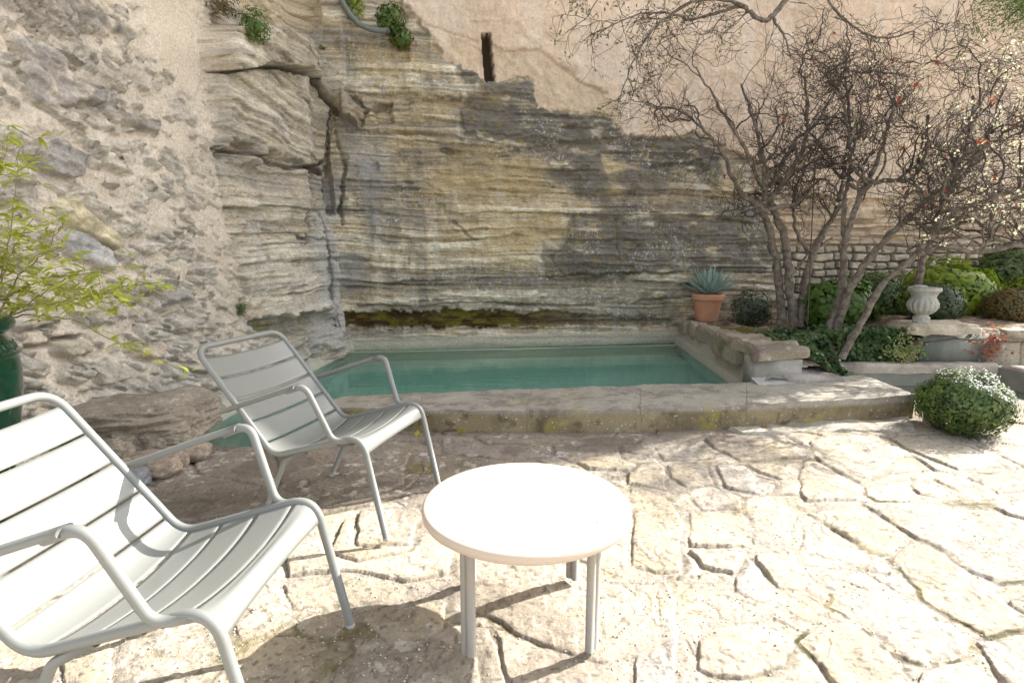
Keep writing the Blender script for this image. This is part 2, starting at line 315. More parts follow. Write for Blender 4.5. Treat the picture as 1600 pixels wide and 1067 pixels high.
def inside(poly, soft=6, warp=1):
    x0, y0 = np.min(poly, 0)-30-soft; x1, y1 = np.max(poly, 0)+30+soft; m = (U > x0) & (U < x1) & (Vp > y0) & (Vp < y1); r = np.zeros(U.shape)
    r[m] = ss(-soft, soft, sdf(poly, (wU if warp else U)[m], (wV if warp else Vp)[m])); return r
def sd_px(poly, mg=60):
    x0, y0 = np.min(poly, 0)-mg; x1, y1 = np.max(poly, 0)+mg; m = (U > x0) & (U < x1) & (Vp > y0) & (Vp < y1); r = np.full(U.shape, -999.)
    r[m] = sdf(poly, wU[m], wV[m]); return r
def line(pts, width, soft=2.):
    """soft stroke mask along a px polyline"""
    P = np.array(pts, float); x0, y0 = P.min(0)-width*3-20; x1, y1 = P.max(0)+width*3+20; m = (U > x0) & (U < x1) & (Vp > y0) & (Vp < y1); r = np.zeros(U.shape)
    X = (U+.5*(wU-U))[m]; Y = (Vp+.5*(wV-Vp))[m]; best = np.full(X.shape, 1e9)
    for a, b in zip(P[:-1], P[1:]):
        e = b-a; t = np.clip(((X-a[0])*e[0]+(Y-a[1])*e[1])/(e@e), 0, 1); best = np.minimum(best, np.hypot(X-a[0]-t*e[0], Y-a[1]-t*e[1]))
    r[m] = 1-ss(width*.5, width*.5+soft, best); return r
# --- regions
isback = (S > S_C-.12)
out_poly = [(309, -200), (309, 60), (318, 110), (330, 200), (331, 260), (350, 350), (372, 440), (380, 505), (440, 560), (560, 760), (560, -200)]
R_OUT = inside(out_poly, 3)*(~isback)*(S > S_OUT-.9)
plas_poly = [(612, -400), (628, 0), (662, 47), (700, 100), (735, 112), (757, 132), (785, 126), (833, 126), (838, 172), (875, 174), (955, 186), (972, 213), (1040, 216), (1092, 208), (1128, 232), (1200, 262), (1235, 300), (1330, 312), (1450, 300), (1700, 290), (1700, -400)]
R_PL = inside(plas_poly, 2)*isback
dry_poly = [(1215, 296), (1330, 310), (1450, 300), (1750, 286), (1750, 620), (1225, 620), (1222, 480), (1205, 400), (1190, 330)]
R_DRY = inside(dry_poly, 3)*isback
R_ROCK = np.clip(1-R_PL-R_DRY, 0, 1)*isback
# --- strata relief (rock face and outcrop)
dip = np.where(isback, .015, -.02)
zz = Z+dip*(S-S_C)+.05*fbm(S*.55, Z*.9, 21, 3)+.02*fbm(S*2, Z*3, 22, 3)
topblk = inside([(318, 105), (400, 100), (460, 125), (515, 170), (508, 250), (400, 270), (330, 210)], 4)
zz = zz+topblk*.16*(S-S_OUT)*.9
def strata(q, s, seed):
    r = .9*noise2(q*2.3, s*.25, seed)+.8*noise2(q*5.5+3, s*.5, seed+1)
    a = noise2(q*15, s*.8, seed+2); r = r+.55*np.sign(a)*np.abs(a)**.6
    a = noise2(q*34, s*1.2, seed+3); r = r+.36*np.sign(a)*np.abs(a)**.6
    r = r+.2*noise2(q*75, s*2.2, seed+4)
    return r
def ledge(q, s, seed):
    q = q+.35*fbm(s*.5, q*.4, seed, 3)+.06*fbm(s*6, q*2, seed+1, 3); kk = np.floor(q); f_ = q-kk
    a = (.25+.75*_h(kk, kk*0, kk*0, seed+2))*ss(-.25, .25, noise2(s*.9+kk*7.7, kk*3.1, seed+3)+.35*noise2(s*4+kk*3.3, kk*1.1, seed+4)); j = ss(0, .10, f_)
    return a*(1-f_)*j, a*(1-ss(0, .12, f_))
st = strata(zz, S, 30)
lg1, lc1 = ledge(zz*3.3, S, 160); lg2, lc2 = ledge(zz*8.5, S, 170); lg3, lc3 = ledge(zz*19, S, 180)
smooth_z = ss(-.1, .5, fbm(S*.6+5, Z*.9, 41, 3))
strong = .35+.65*ss(-.15, .35, fbm(S*.5, Z*1.3, 42, 3))
big = fbm(S*.7, Z*.9, 43, 4)
fine = fbm(S*9, Z*16, 44, 5)
vert = fbm(S*3.0, Z*.5, 45, 4)
fine2 = fbm(S*30, Z*42, 46, 3)
d_rock = .038*st*strong+.14*big+.03*fine+.03*vert+.010*fine2+.075*lg1+.042*lg2+.018*lg3
pit = ss(.42, .6, noise2(S*7, Z*13, 47))*ss(.1, .4, fbm(S*1.2, Z*1.2, 48, 2)); d_rock = d_rock-.035*pit
# colours
lime = np.array([.50, .42, .295]); pale = np.array([.64, .575, .45]); grey = np.array([.33, .295, .245]); ochre = np.array([.50, .40, .235]); lich = np.array([.215, .195, .165]); mossc = np.array([.12, .105, .025]); mossr = np.array([.10, .062, .03])
c_rock = mix(lime, pale, ss(-.2, .6, st*.5+fine*.5))
c_rock = mix(c_rock, grey, ss(0, .45, -st*.35+fbm(S*1.3, zz*5, 51, 4)*.9)*.75)
c_rock = mix(c_rock, np.array([.37, .30, .205]), ss(.1, .6, fbm(S*.9, zz*9, 52, 4))*.5)
c_rock = mix(c_rock, np.array([.20, .18, .15]), ss(.3, .65, noise2(S*1.5, zz*26, 53)*.8+fine*.4)*.45)
c_rock = c_rock*(1+.16*fine2+.18*noise2(S*2.5, zz*60, 54)+.12*noise2(S*5, zz*110, 55))[..., None]
c_rock = mix(c_rock, np.array([.13, .11, .09]), np.clip(lc1*.8+lc2*.65+lc3*.35, 0, .85)*ss(-.3, .3, fbm(S*4, Z*4, 56, 3)))  # ledge undersides darkened in the colour to deepen their shade
drip = ss(.25, .6, noise2(S*7, Z*.55, 57)*.7+.4*fbm(S*16, Z*1.2, 58, 3)); c_rock = mix(c_rock, np.array([.22, .20, .165]), drip*.35); c_rock = mix(c_rock, np.array([.58, .55, .48]), ss(.3, .6, noise2(S*9+4, Z*.8, 59)*.7+.3*fbm(S*20, Z*2, 68, 3))*.4)
# dark weathering lichen patches on the rock face, traced
for poly, amt in [([(700, 70), (760, 130), (833, 128), (840, 172), (955, 188), (975, 215), (1095, 212), (1130, 250), (1130, 280), (1060, 285), (960, 245), (900, 230), (850, 245), (760, 235), (720, 205), (725, 150)], .8),
                  ([(845, 235), (940, 240), (960, 330), (890, 300), (848, 275)], .8), ([(965, 265), (1050, 260), (1040, 300), (980, 310)], .75),
                  ([(888, 330), (1000, 318), (1150, 312), (1200, 330), (1210, 430), (1060, 425), (900, 440), (870, 400)], .75),
                  ([(850, 380), (900, 395), (1000, 430), (850, 440), (850, 400)], .6), ([(540, 425), (800, 415), (870, 428), (1080, 440), (1080, 470), (800, 462), (620, 448)], .45), ([(560, 475), (1060, 462), (1060, 505), (870, 508), (560, 488)], .4),
                  ([(540, 285), (680, 290), (700, 320), (560, 330)], .35), ([(510, 60), (620, 60), (640, 130), (700, 110), (730, 190), (560, 130)], .35), ([(680, 215), (850, 225), (850, 262), (700, 250)], .5), ([(575, 335), (620, 335), (640, 375), (590, 385)], .4)]:
    mk = inside(poly, 5)*R_ROCK; nn = fbm(S*4, zz*9, 60, 5); mm = mk*ss(-.45, .1, nn+.2)*min(1, amt*1.15)
    c_rock = mix(c_rock, lich+.03*(fine[..., None]), mm); d_rock = d_rock+.012*mk*fbm(S*18, Z*18, 61, 4)
    c_rock = mix(c_rock, np.array([.55, .54, .5]), mk*ss(.62, .72, noise2(S*55, Z*55, 62))*ss(.0, .3, noise2(S*3, Z*5, 63))*.8)
    c_rock = mix(c_rock, np.array([.38, .29, .06]), mk*ss(.45, .6, fbm(S*17, Z*17, 64, 3)*1.3)*.3)
for poly, amt in [([(700, 225), (845, 240), (850, 300), (885, 330), (880, 400), (840, 420), (760, 410), (700, 380), (660, 300)], .65), ([(940, 250), (965, 250), (970, 300), (945, 300)], .8), ([(735, 140), (780, 145), (780, 170), (735, 165)], .7), ([(560, 60), (690, 90), (700, 190), (590, 170)], .35), ([(1000, 290), (1150, 270), (1180, 310), (1020, 325)], .4)]:
    c_rock = mix(c_rock, ochre*(1+.2*st*.4)[..., None], inside(poly, 22)*ss(-.5, .35, fbm(S*1.5, zz*6, 66, 4))*amt*R_ROCK)
# grey-blue wash near the corner
c_rock = mix(c_rock, np.array([.33, .32, .305]), inside([(505, 90), (600, 140), (610, 420), (560, 490), (500, 480)], 25)*ss(-.3, .3, fbm(S*2, Z*2, 67, 3))*.6)
# moss band and wet foot
moss = inside([(530, 489), (640, 486), (760, 484), (850, 487), (960, 494), (1050, 500), (1050, 508), (860, 508), (700, 512), (540, 512)], 3)*R_ROCK
d_rock = d_rock-.07*moss; fall = 1-ss(760, 1000, U)*.75
mnoise = ss(-.25, .25, fbm(S*5, Z*12, 70, 4)+.25*np.sin(S*2.1)); c_rock = mix(c_rock, mix(mossr, mossc*1.6, mnoise), moss*fall*.95)
c_rock = mix(c_rock, mossc*2, inside([(380, 505), (515, 488), (515, 515), (400, 525)], 4)*ss(0, .4, fbm(S*5, Z*8, 71, 3))*.8)
footb = ss(.17, .13, Z)*isback; d_rock = d_rock*(1-.8*footb)+footb*.07
c_rock = mix(c_rock, mix(np.array([.50, .46, .36]), np.array([.36, .37, .28]), ss(.06, -.02, Z)), footb*.9)
# steps and cracks on the rock face
for pts, wd, dp in [([(505, 170), (560, 150), (700, 165), (770, 178), (960, 190)], 3, .03), ([(540, 205), (700, 214), (850, 240)], 3, .05), ([(690, 235), (770, 248), (855, 232)], 8, .07), ([(930, 243), (1000, 262), (1095, 252)], 4, .06), ([(545, 283), (660, 285), (690, 300)], 3, .03), ([(706, 345), (738, 375), (740, 430)], 2.5, .035), ([(640, 375), (642, 415)], 2, .02),
                    ([(885, 330), (888, 380), (860, 400), (880, 430)], 3, .03), ([(960, 345), (965, 420)], 2, .02), ([(545, 450), (640, 440), (860, 432), (1060, 425)], 3, .045), ([(560, 478), (700, 470), (900, 478), (1060, 466)], 4, .05), ([(520, 205), (541, 260), (530, 330), (536, 350)], 4, .09), ([(560, 180), (640, 165), (720, 158)], 2.5, .03)]:
    mk = line(pts, wd*.8)*R_ROCK*(.35+.65*ss(-.35, .25, fbm(S*3, Z*3, 150, 3))); d_rock = d_rock-dp*.9*mk; c_rock = mix(c_rock, np.array([.13, .115, .095]), mk*.35)
hole = inside([(584, 168), (607, 166), (609, 190), (588, 193)], 3)*isback; d_rock = d_rock-.16*hole
# courses of cut blocks beneath the slit, darker and proud
blk = inside([(722, 168), (835, 170), (960, 186), (972, 214), (880, 220), (725, 208)], 2)*R_ROCK; d_rock = d_rock+.05*blk
blk = inside([(735, 132), (833, 128), (838, 172), (735, 172)], 2)*R_ROCK; d_rock = d_rock+.02*blk
slab = inside([(892, 332), (1150, 318), (1198, 335), (1205, 425), (890, 430)], 4)*R_ROCK; d_rock = d_rock+.05*slab
# --- outcrop forms
oc = R_OUT
def ofeat(poly, d, soft=3, both=False): 
    global d_rock
    m = inside(poly, soft)*(1 if both else (1-isback)); d_rock = d_rock+d*m; return m
ofeat([(318, 112), (400, 104), (455, 122), (512, 172), (506, 246), (480, 262), (400, 240), (385, 262), (335, 232), (322, 180)], .16, 5)
m1 = ofeat([(336, 255), (400, 250), (500, 262), (480, 330), (470, 400), (500, 470), (505, 486), (378, 500), (352, 350)], .05, 6)
m_sl = ofeat([(300, 45), (400, 44), (455, 75), (520, 130), (565, 175), (560, 200), (520, 180), (455, 120), (400, 104), (305, 112)], .34, 3.5, True)
ofeat([(545, 150), (560, 150), (572, 178), (562, 200), (545, 178)], -.10, 3, True)
ofeat([(509, 205), (541, 205), (540, 335), (505, 335)], -.16, 4)
ofeat([(300, 20), (370, 0), (470, -30), (515, 0), (510, 48), (430, 55), (372, 44)], .02, 6)
ofeat([(440, -40), (500, -40), (512, 10), (498, 30), (470, 10)], .25, 5)
m_hol = ofeat([(338, 216), (380, 228), (388, 246), (345, 246)], -.22, 3)
m_und = ofeat([(380, 500), (505, 484), (515, 512), (470, 524), (400, 530)], -.14, 3)
ofeat([(372, 490), (505, 474), (505, 488), (376, 502)], .07, 3)
m_col = ofeat([(478, 335), (505, 320), (528, 400), (538, 500), (520, 545), (480, 540), (500, 470), (486, 400)], .10, 6)
for pts, wd, dp in [([(310, 113), (400, 106), (455, 122), (512, 175), (515, 200)], 3.5, .16), ([(507, 175), (503, 250), (480, 264), (470, 330), (478, 380)], 3.5, .10), ([(335, 232), (400, 250), (430, 262), (480, 262)], 4, .08), ([(480, 265), (498, 270)], 7, .14), ([(465, 372), (485, 375)], 5, .08), ([(486, 330), (510, 400), (520, 500), (522, 545)], 3, .05)]:
    mk = line(pts, wd)*(1-isback); d_rock = d_rock-dp*mk; c_rock = mix(c_rock, np.array([.08, .068, .055]), mk*.75)
c_rock = mix(c_rock, np.array([.36, .30, .20]), m_sl*ss(-.3, .3, fbm(S*2, Z*4, 72, 3))*.6)
c_rock = mix(c_rock, np.array([.47, .445, .40]), m_col*.7)
c_rock = mix(c_rock, np.array([.40, .375, .335]), oc*.35)
c_rock = mix(c_rock, np.array([.52, .48, .41]), inside([(385, 340), (415, 340), (412, 440), (400, 450)], 5)*ss(.0, .4, fbm(S*12, Z*3, 73, 3))*.7)
up_mas = inside([(318, -60), (520, -60), (512, 45), (450, 52), (372, 42)], 4)*(1-isback)
# --- rubble wall (left): stones bedded in mortar
ca, sa = math.cos(R(24)), math.sin(R(24)); a_ = S*ca-(Z)*sa; b_ = S*sa+Z*ca
wa = a_+.035*fbm(S*6, Z*6, 80, 4); wb = b_+.035*fbm(S*6, Z*6, 81, 4)
c_dk = 0; d_rub = .06*fbm(S*1.1, Z*1.1, 82, 4)+.036*fbm(S*8, Z*9, 83, 5)+.010*fbm(S*26, Z*30, 88, 4)+.005*fbm(S*40, Z*40, 84, 3); mort = np.array([.515, .455, .37]); c_rub = mort*(1+.12*fbm(S*5, Z*5, 85, 5)+.07*fbm(S*40, Z*40, 86, 2))[..., None]
dens = fbm(S*.8+3, Z*.9, 87, 3)
for sx, sy, sd_, thr in [(3.6, 7.5, 90, .52), (6.5, 13, 95, .50), (12, 21, 99, .55)]:
    f1, f2, cid, cx, cy = worley(wa*sx, wb*sy, sd_, .8); e = f2-f1; keep = ((cid+dens*.5) > thr+.05)*1.; m = ss(.08, .20, e+.05*fbm(wa*20, wb*20, sd_+50, 3))*keep*ss(.62, .46, f1+.09*fbm(wa*9, wb*14, sd_+51, 3))
    tone_ = (cid*17.3) % 1; cs = mix(np.array([.34, .315, .27]), np.array([.54, .495, .42]), tone_); cs = cs*(1+.35*fbm(wa*12, wb*40, 101, 4))[..., None]
    slope = (wa*sx-cx)*((cid*31.7) % 1-.5)*.05+(wb*sy-cy)*(.03+.04*((cid*77.7) % 1))
    strk = .012*noise2(wa*5, wb*70, 103)+.014*fbm(wa*16, wb*26, 104, 4)
    d_rub = mix(d_rub, d_rub*.7+.018+.058*((cid*7.7) % 1)*(1/sx*3)+slope+strk, m)
    c_rub = mix(c_rub, cs*(1+.25*fbm(S*28, Z*28, 107, 3))[..., None], m*.72)
    d_rub = d_rub-.022*ss(.10, .02, np.abs(e-.11))*keep*ss(.62, .5, f1)
for poly, tn, d in [([(75, 314), (102, 306), (189, 377), (173, 400), (90, 337)], (.42, .37, .25), .05), ([(94, 357), (118, 357), (177, 404), (173, 424), (102, 400)], (.33, .32, .31), .06), ([(51, 219), (79, 211), (138, 239), (118, 278), (98, 284), (55, 259)], (.27, .255, .23), .09), ([(151, 247), (173, 239), (197, 263), (185, 274), (157, 259)], (.33, .31, .24), .07),
                    ([(79, 530), (130, 526), (142, 534), (134, 556), (102, 560), (82, 550)], (.36, .33, .25), .09), ([(91, 139), (121, 129), (157, 147), (147, 167), (116, 162)], (.24, .23, .21), .09), ([(142, 10), (177, 35), (202, 61), (192, 71), (147, 40)], (.20, .185, .165), .06), ([(180, 170), (218, 182), (243, 192), (238, 213), (202, 202)], (.24, .22, .19), .07), ([(207, 385), (222, 377), (246, 378), (252, 388), (240, 397), (215, 397)], (.50, .46, .39), .06),
                    ([(243, 460), (296, 452), (303, 468), (250, 475)], (.30, .28, .26), .07), ([(210, 545), (240, 530), (252, 548), (235, 560), (212, 556)], (.42, .35, .28), .09), ([(88, 73), (125, 95), (122, 103), (92, 84)], (.15, .14, .12), .05), ([(140, 560), (190, 556), (200, 590), (150, 600)], (.38, .35, .29), .04), ([(262, 492), (298, 500), (300, 520), (270, 515)], (.38, .34, .3), .05), ([(20, 60), (90, 80), (120, 170), (40, 160)], (.27, .245, .22), .05)]:
    q = sd_px(poly); m = ss(-1.5, 5, q); d_rub = mix(d_rub, .02+d*.8+.045*fbm(wa*9, wb*22, 105, 5), m); c_rub = mix(c_rub, np.array(tn)*1.12*(1+.3*fbm(wa*8, wb*45, 106, 4)+.4*fbm(S*18, Z*18, 116, 4))[..., None], m*.85*ss(-.5, -.1, fbm(S*9, Z*9, 117, 4))); d_rub = d_rub-.02*ss(6, 1, np.abs(q+3))
for pts, wd, dp in [([(42, 543), (70, 540), (100, 528), (118, 524)], 5, .15), ([(30, 520), (95, 505)], 3, .07), ([(115, 358), (175, 395), (181, 408)], 4, .06), ([(200, 60), (180, 40), (150, 15)], 3, .06)]:
    mk = line(pts, wd)*(~isback); d_rub = d_rub-dp*mk
c_rub = mix(c_rub, np.array([.30, .265, .23]), inside([(-80, -60), (130, -60), (210, 100), (190, 180), (80, 200), (-80, 190)], 40)*ss(-.3, .35, fbm(S*3, Z*3, 108, 4))*.5)
c_rub = mix(c_rub, np.array([.27, .25, .225]), ss(.05, .4, fbm(S*2.2, Z*3.2, 109, 5))*.35)
# smoother plaster swathe at the top of the left wall and beside the outcrop
sw = inside([(195, -80), (318, -80), (300, 60), (322, 120), (300, 160), (240, 90)], 14)*(~isback); sw2 = inside([(255, 190), (330, 210), (372, 440), (388, 530), (330, 600), (345, 480), (300, 330)], 8)*(~isback)
pl0 = np.array([.505, .435, .345])*(1+.12*fbm(S*4, Z*4, 109, 4))[..., None]
d_rub = mix(d_rub, .04+.03*fbm(S*2, Z*2, 110, 3)+.006*fbm(S*14, Z*14, 111, 4), np.clip(sw*.9+sw2*.45, 0, 1)); c_rub = mix(c_rub, pl0, np.clip(sw*.9+sw2*.5, 0, 1))
# masonry above the outcrop slab
f1, f2, cid, cx, cy = worley(S*5+.3*fbm(S*4, Z*4, 112, 3), Z*9+.3*fbm(S*4, Z*4, 113, 3), 114, .8)
d_um = .03*ss(.03, .16, f2-f1)+.06*cid+.02*fine; c_um = mix(np.array([.40, .33, .235]), np.array([.50, .42, .30]), cid)*(1+.25*fine)[..., None]
d_rock = mix(d_rock, d_um, up_mas); c_rock = mix(c_rock, c_um, up_mas*.85)
# --- plaster
pl = np.array([.545, .43, .325]); c_pl = pl*(1+.20*fbm(S*1.4, Z*1.1, 120, 6)+.12*fbm(S*14, Z*14, 121, 4))[..., None]; c_pl = mix(c_pl, np.array([.62, .53, .44]), ss(.15, .5, fbm(S*5, Z*.9, 128, 4))*.45); c_pl = mix(c_pl, np.array([.38, .31, .24]), ss(.25, .5, fbm(S*3, Z*4, 129, 5))*.45)
c_pl = mix(c_pl, np.array([.56, .47, .38]), ss(.0, .5, fbm(S*.8, Z*1.1, 122, 4))*.6)
old = inside([(700, 60), (745, 75), (790, 85), (840, 82), (870, 100), (905, 130), (945, 150), (965, 190), (840, 180), (780, 130), (690, 110)], 5)
c_pl = mix(c_pl, np.array([.50, .40, .29])*(1+.2*fbm(S*9, Z*9, 123, 4))[..., None], old*.8)
c_pl = mix(c_pl, np.array([.42, .35, .27]), inside([(1180, 180), (1400, 180), (1720, 120), (1720, 330), (1220, 330)], 30)*ss(-.3, .4, fbm(S*2, Z*1.5, 124, 4))*.55)
d_pl = .10+.022*fbm(S*1.5, Z*1.5, 125, 4)+.022*fbm(S*9, Z*9, 126, 5)-.030*old+.012*old*fbm(S*14, Z*14, 127, 3)
crk = line([(640, 20), (665, 45), (700, 55), (745, 70)], 2)+line([(790, 85), (840, 83), (870, 105), (905, 132), (945, 150)], 2); d_pl = d_pl-.02*np.clip(crk, 0, 1)
fr = inside([(730, 38), (786, 38), (790, 122), (768, 130), (750, 120), (733, 60)], 1.5, 0)-inside([(751, 56), (765, 55), (772, 132), (757, 134)], 1.5, 0)
d_pl = d_pl-.012*np.clip(fr, 0, 1)
# --- dry stone part on the right
rows = Z*8.6+.35*fbm(S*1.3, Z*2, 130, 3)+.10*fbm(S*9, Z*9, 138, 3); rk = np.floor(rows); rf = rows-rk; z0_ = rk*0; cw = S*(2.2+2.4*_h(rk, z0_, z0_, 139))+_h(rk, z0_, z0_, 140)*9+.10*fbm(S*9, Z*9, 141, 3); ck = np.floor(cw+.35*(_h(np.floor(cw), rk, z0_, 142)-.5)); cf = cw-np.floor(cw); cid = _h(np.floor(cw), rk, z0_, 143); e = ss(.02, .17, np.minimum(rf, 1-rf))*ss(.02, .13, np.minimum(cf, 1-cf))
d_dry = .01+.075*e+.05*cid+.018*fbm(S*10, Z*22, 133, 5)-.03; c_dry = mix(np.array([.22, .19, .15]), mix(np.array([.36, .32, .26]), np.array([.50, .43, .32]), cid), e)*(1+.25*fbm(S*7, Z*25, 134, 4))[..., None]
upd = inside([(1200, 290), (1760, 280), (1760, 385), (1200, 385)], 12)*isback
d_dry = mix(d_dry, .06+.05*noise2(S*1.2, Z*16, 135)+.05*noise2(S*2.5, Z*30, 136)+.03*fine, upd*.8); c_dry = mix(c_dry, np.array([.47, .375, .27])*(1+.3*noise2(S*1.5, Z*22, 137))[..., None], upd*.7)
# --- combine
lw = (1-isback)*(1-R_OUT)
D = np.where(isback, R_PL*d_pl+R_DRY*d_dry+R_ROCK*d_rock, R_OUT*d_rock+(1-R_OUT)*d_rub)
CC = np.where(isback[..., None], R_PL[..., None]*c_pl+R_DRY[..., None]*c_dry+R_ROCK[..., None]*c_rock, R_OUT[..., None]*c_rock+(1-R_OUT)[..., None]*c_rub)
slit = inside([(751, 56), (766, 55), (773, 131), (757, 132)], .7, 0)*isback
D = D-.28*ss(.3, .7, slit); CC = mix(CC, np.array([.16, .13, .10]), ss(.2, .5, slit))  # slit reveals darkened in the colour, so the opening reads as shade
D = D*1.0
SH = np.stack([BX+NX*D, BY+NY*D, Z+0*D], -1)
fc = lambda A: (A[:-1, :-1]+A[1:, 1:])/2
fS = fc(slit) > .62; fP, fD, fO, fB = fc(R_PL), fc(R_DRY), fc(R_OUT), fc(isback*1.) > .5
kc = np.where(R_PL > .5, 1.1, np.where((R_ROCK > .5) | (R_OUT > .5), 1.36, 1.22))[..., None]; mc = np.array([.43, .375, .295]); CC = mc*(np.clip(CC, .01, 1)/mc)**kc
CC = np.clip(CC, .015, .85)
o = sheet('rock_face', SH, fB & ~(fP > .5) & ~(fD > .5) & ~fS, M_ROCK, CC); tag(o, kind='structure')
o = sheet('plastered_wall', SH, fB & (fP > .5) & ~fS, M_PLAS, CC); tag(o, 'pink lime plastered house wall with a narrow slit window, above the rock face', 'wall'); PLW = o
o = sheet('dry_stone_wall', SH, fB & (fD > .5) & ~(fP > .5), M_RUB, CC); tag(o, 'coursed pale stone wall behind the bare trees and hedges', 'wall')
o = sheet('rock_outcrop', SH, ~fB & (fO > .5), M_ROCK, CC); tag(o, kind='structure')
o = sheet('rubble_wall', SH, ~fB & ~(fO > .5), M_RUB, CC); tag(o, 'rubble stone wall pointed with pinkish mortar, on the left', 'wall')
def surf(px, py, lift=0):
    """world point of the finished wall that shows at survey pixel px,py"""
    i = np.argmin((U-px)**2+(Vp-py)**2); i = np.unravel_index(i, U.shape); p = SH[i]; return Vector((p[0]+NX[i]*lift, p[1]+NY[i]*lift, p[2]))
def box(mb, x0, x1, y0, y1, z0, z1):
    v = [(x, y, z) for z in (z0, z1) for y in (y0, y1) for x in (x0, x1)]
    mb.add(v, np.array([(0, 2, 3, 1), (4, 5, 7, 6), (0, 1, 5, 4), (2, 6, 7, 3), (0, 4, 6, 2), (1, 3, 7, 5)]))
# unseen upper storeys and thickness added to the house (sized so its right corner throws the edge of the shade)
mb = MB()
XR, XL = 13.4, -6.0
def yb(x): return 7.66+.1534*(x+2.2)
v = []
for z in (-.3, 15.5):
    v += [(XL, yb(XL)+.95, z), (XR, yb(XR)+.95, z), (XR+.0, yb(XR)+7, z), (XL, yb(XL)+7, z)]
mb.add(v, np.array([(3, 2, 1, 0), (4, 5, 6, 7), (0, 1, 5, 4), (1, 2, 6, 5), (2, 3, 7, 6), (3, 0, 4, 7)]))
v = []
for z in (5.28, 15.5):
    v += [(-2.6, yb(-2.6)+.1, z), (XR, yb(XR)+.1, z), (XR, yb(XR)+.93, z), (-2.6, yb(-2.6)+.93, z)]
mb.add(v, np.array([(3, 2, 1, 0), (4, 5, 6, 7), (0, 1, 5, 4), (1, 2, 6, 5), (2, 3, 7, 6), (3, 0, 4, 7)]))
v = []
for z in (-.3, 5.27):
    v += [(9.58, yb(9.58)-.02, z), (XR, yb(XR)-.02, z), (XR, yb(XR)+.93, z), (9.58, yb(9.58)+.93, z)]
mb.add(v, np.array([(3, 2, 1, 0), (4, 5, 6, 7), (0, 1, 5, 4), (1, 2, 6, 5), (2, 3, 7, 6), (3, 0, 4, 7)]))
M_UP = mat('upper_plaster', (.55, .42, .31), .95, nscale=4, namp=.1)
mb.build('unseen_storey', M_UP, PLW, smooth=False)
# body of the left wall behind its facing
mb = MB(); v = []
for z, dx in ((-.3, .45), (5.29, .95)):
    v += [(-3.95-dx, .3, z), (-3.12-dx, 3.2, z), (-2.64-dx, 5.4, z), (-2.38-dx, 8.6, z), (-6, 8.6, z), (-6, .3, z)]
mb.add(v, np.array([(0, 1, 7, 6), (1, 2, 8, 7), (2, 3, 9, 8), (3, 4, 10, 9), (4, 5, 11, 10), (5, 0, 6, 11), (6, 7, 8, 9), (6, 9, 10, 11)]))
tag(mb.build('hill', M_SOIL, smooth=False), kind='structure')

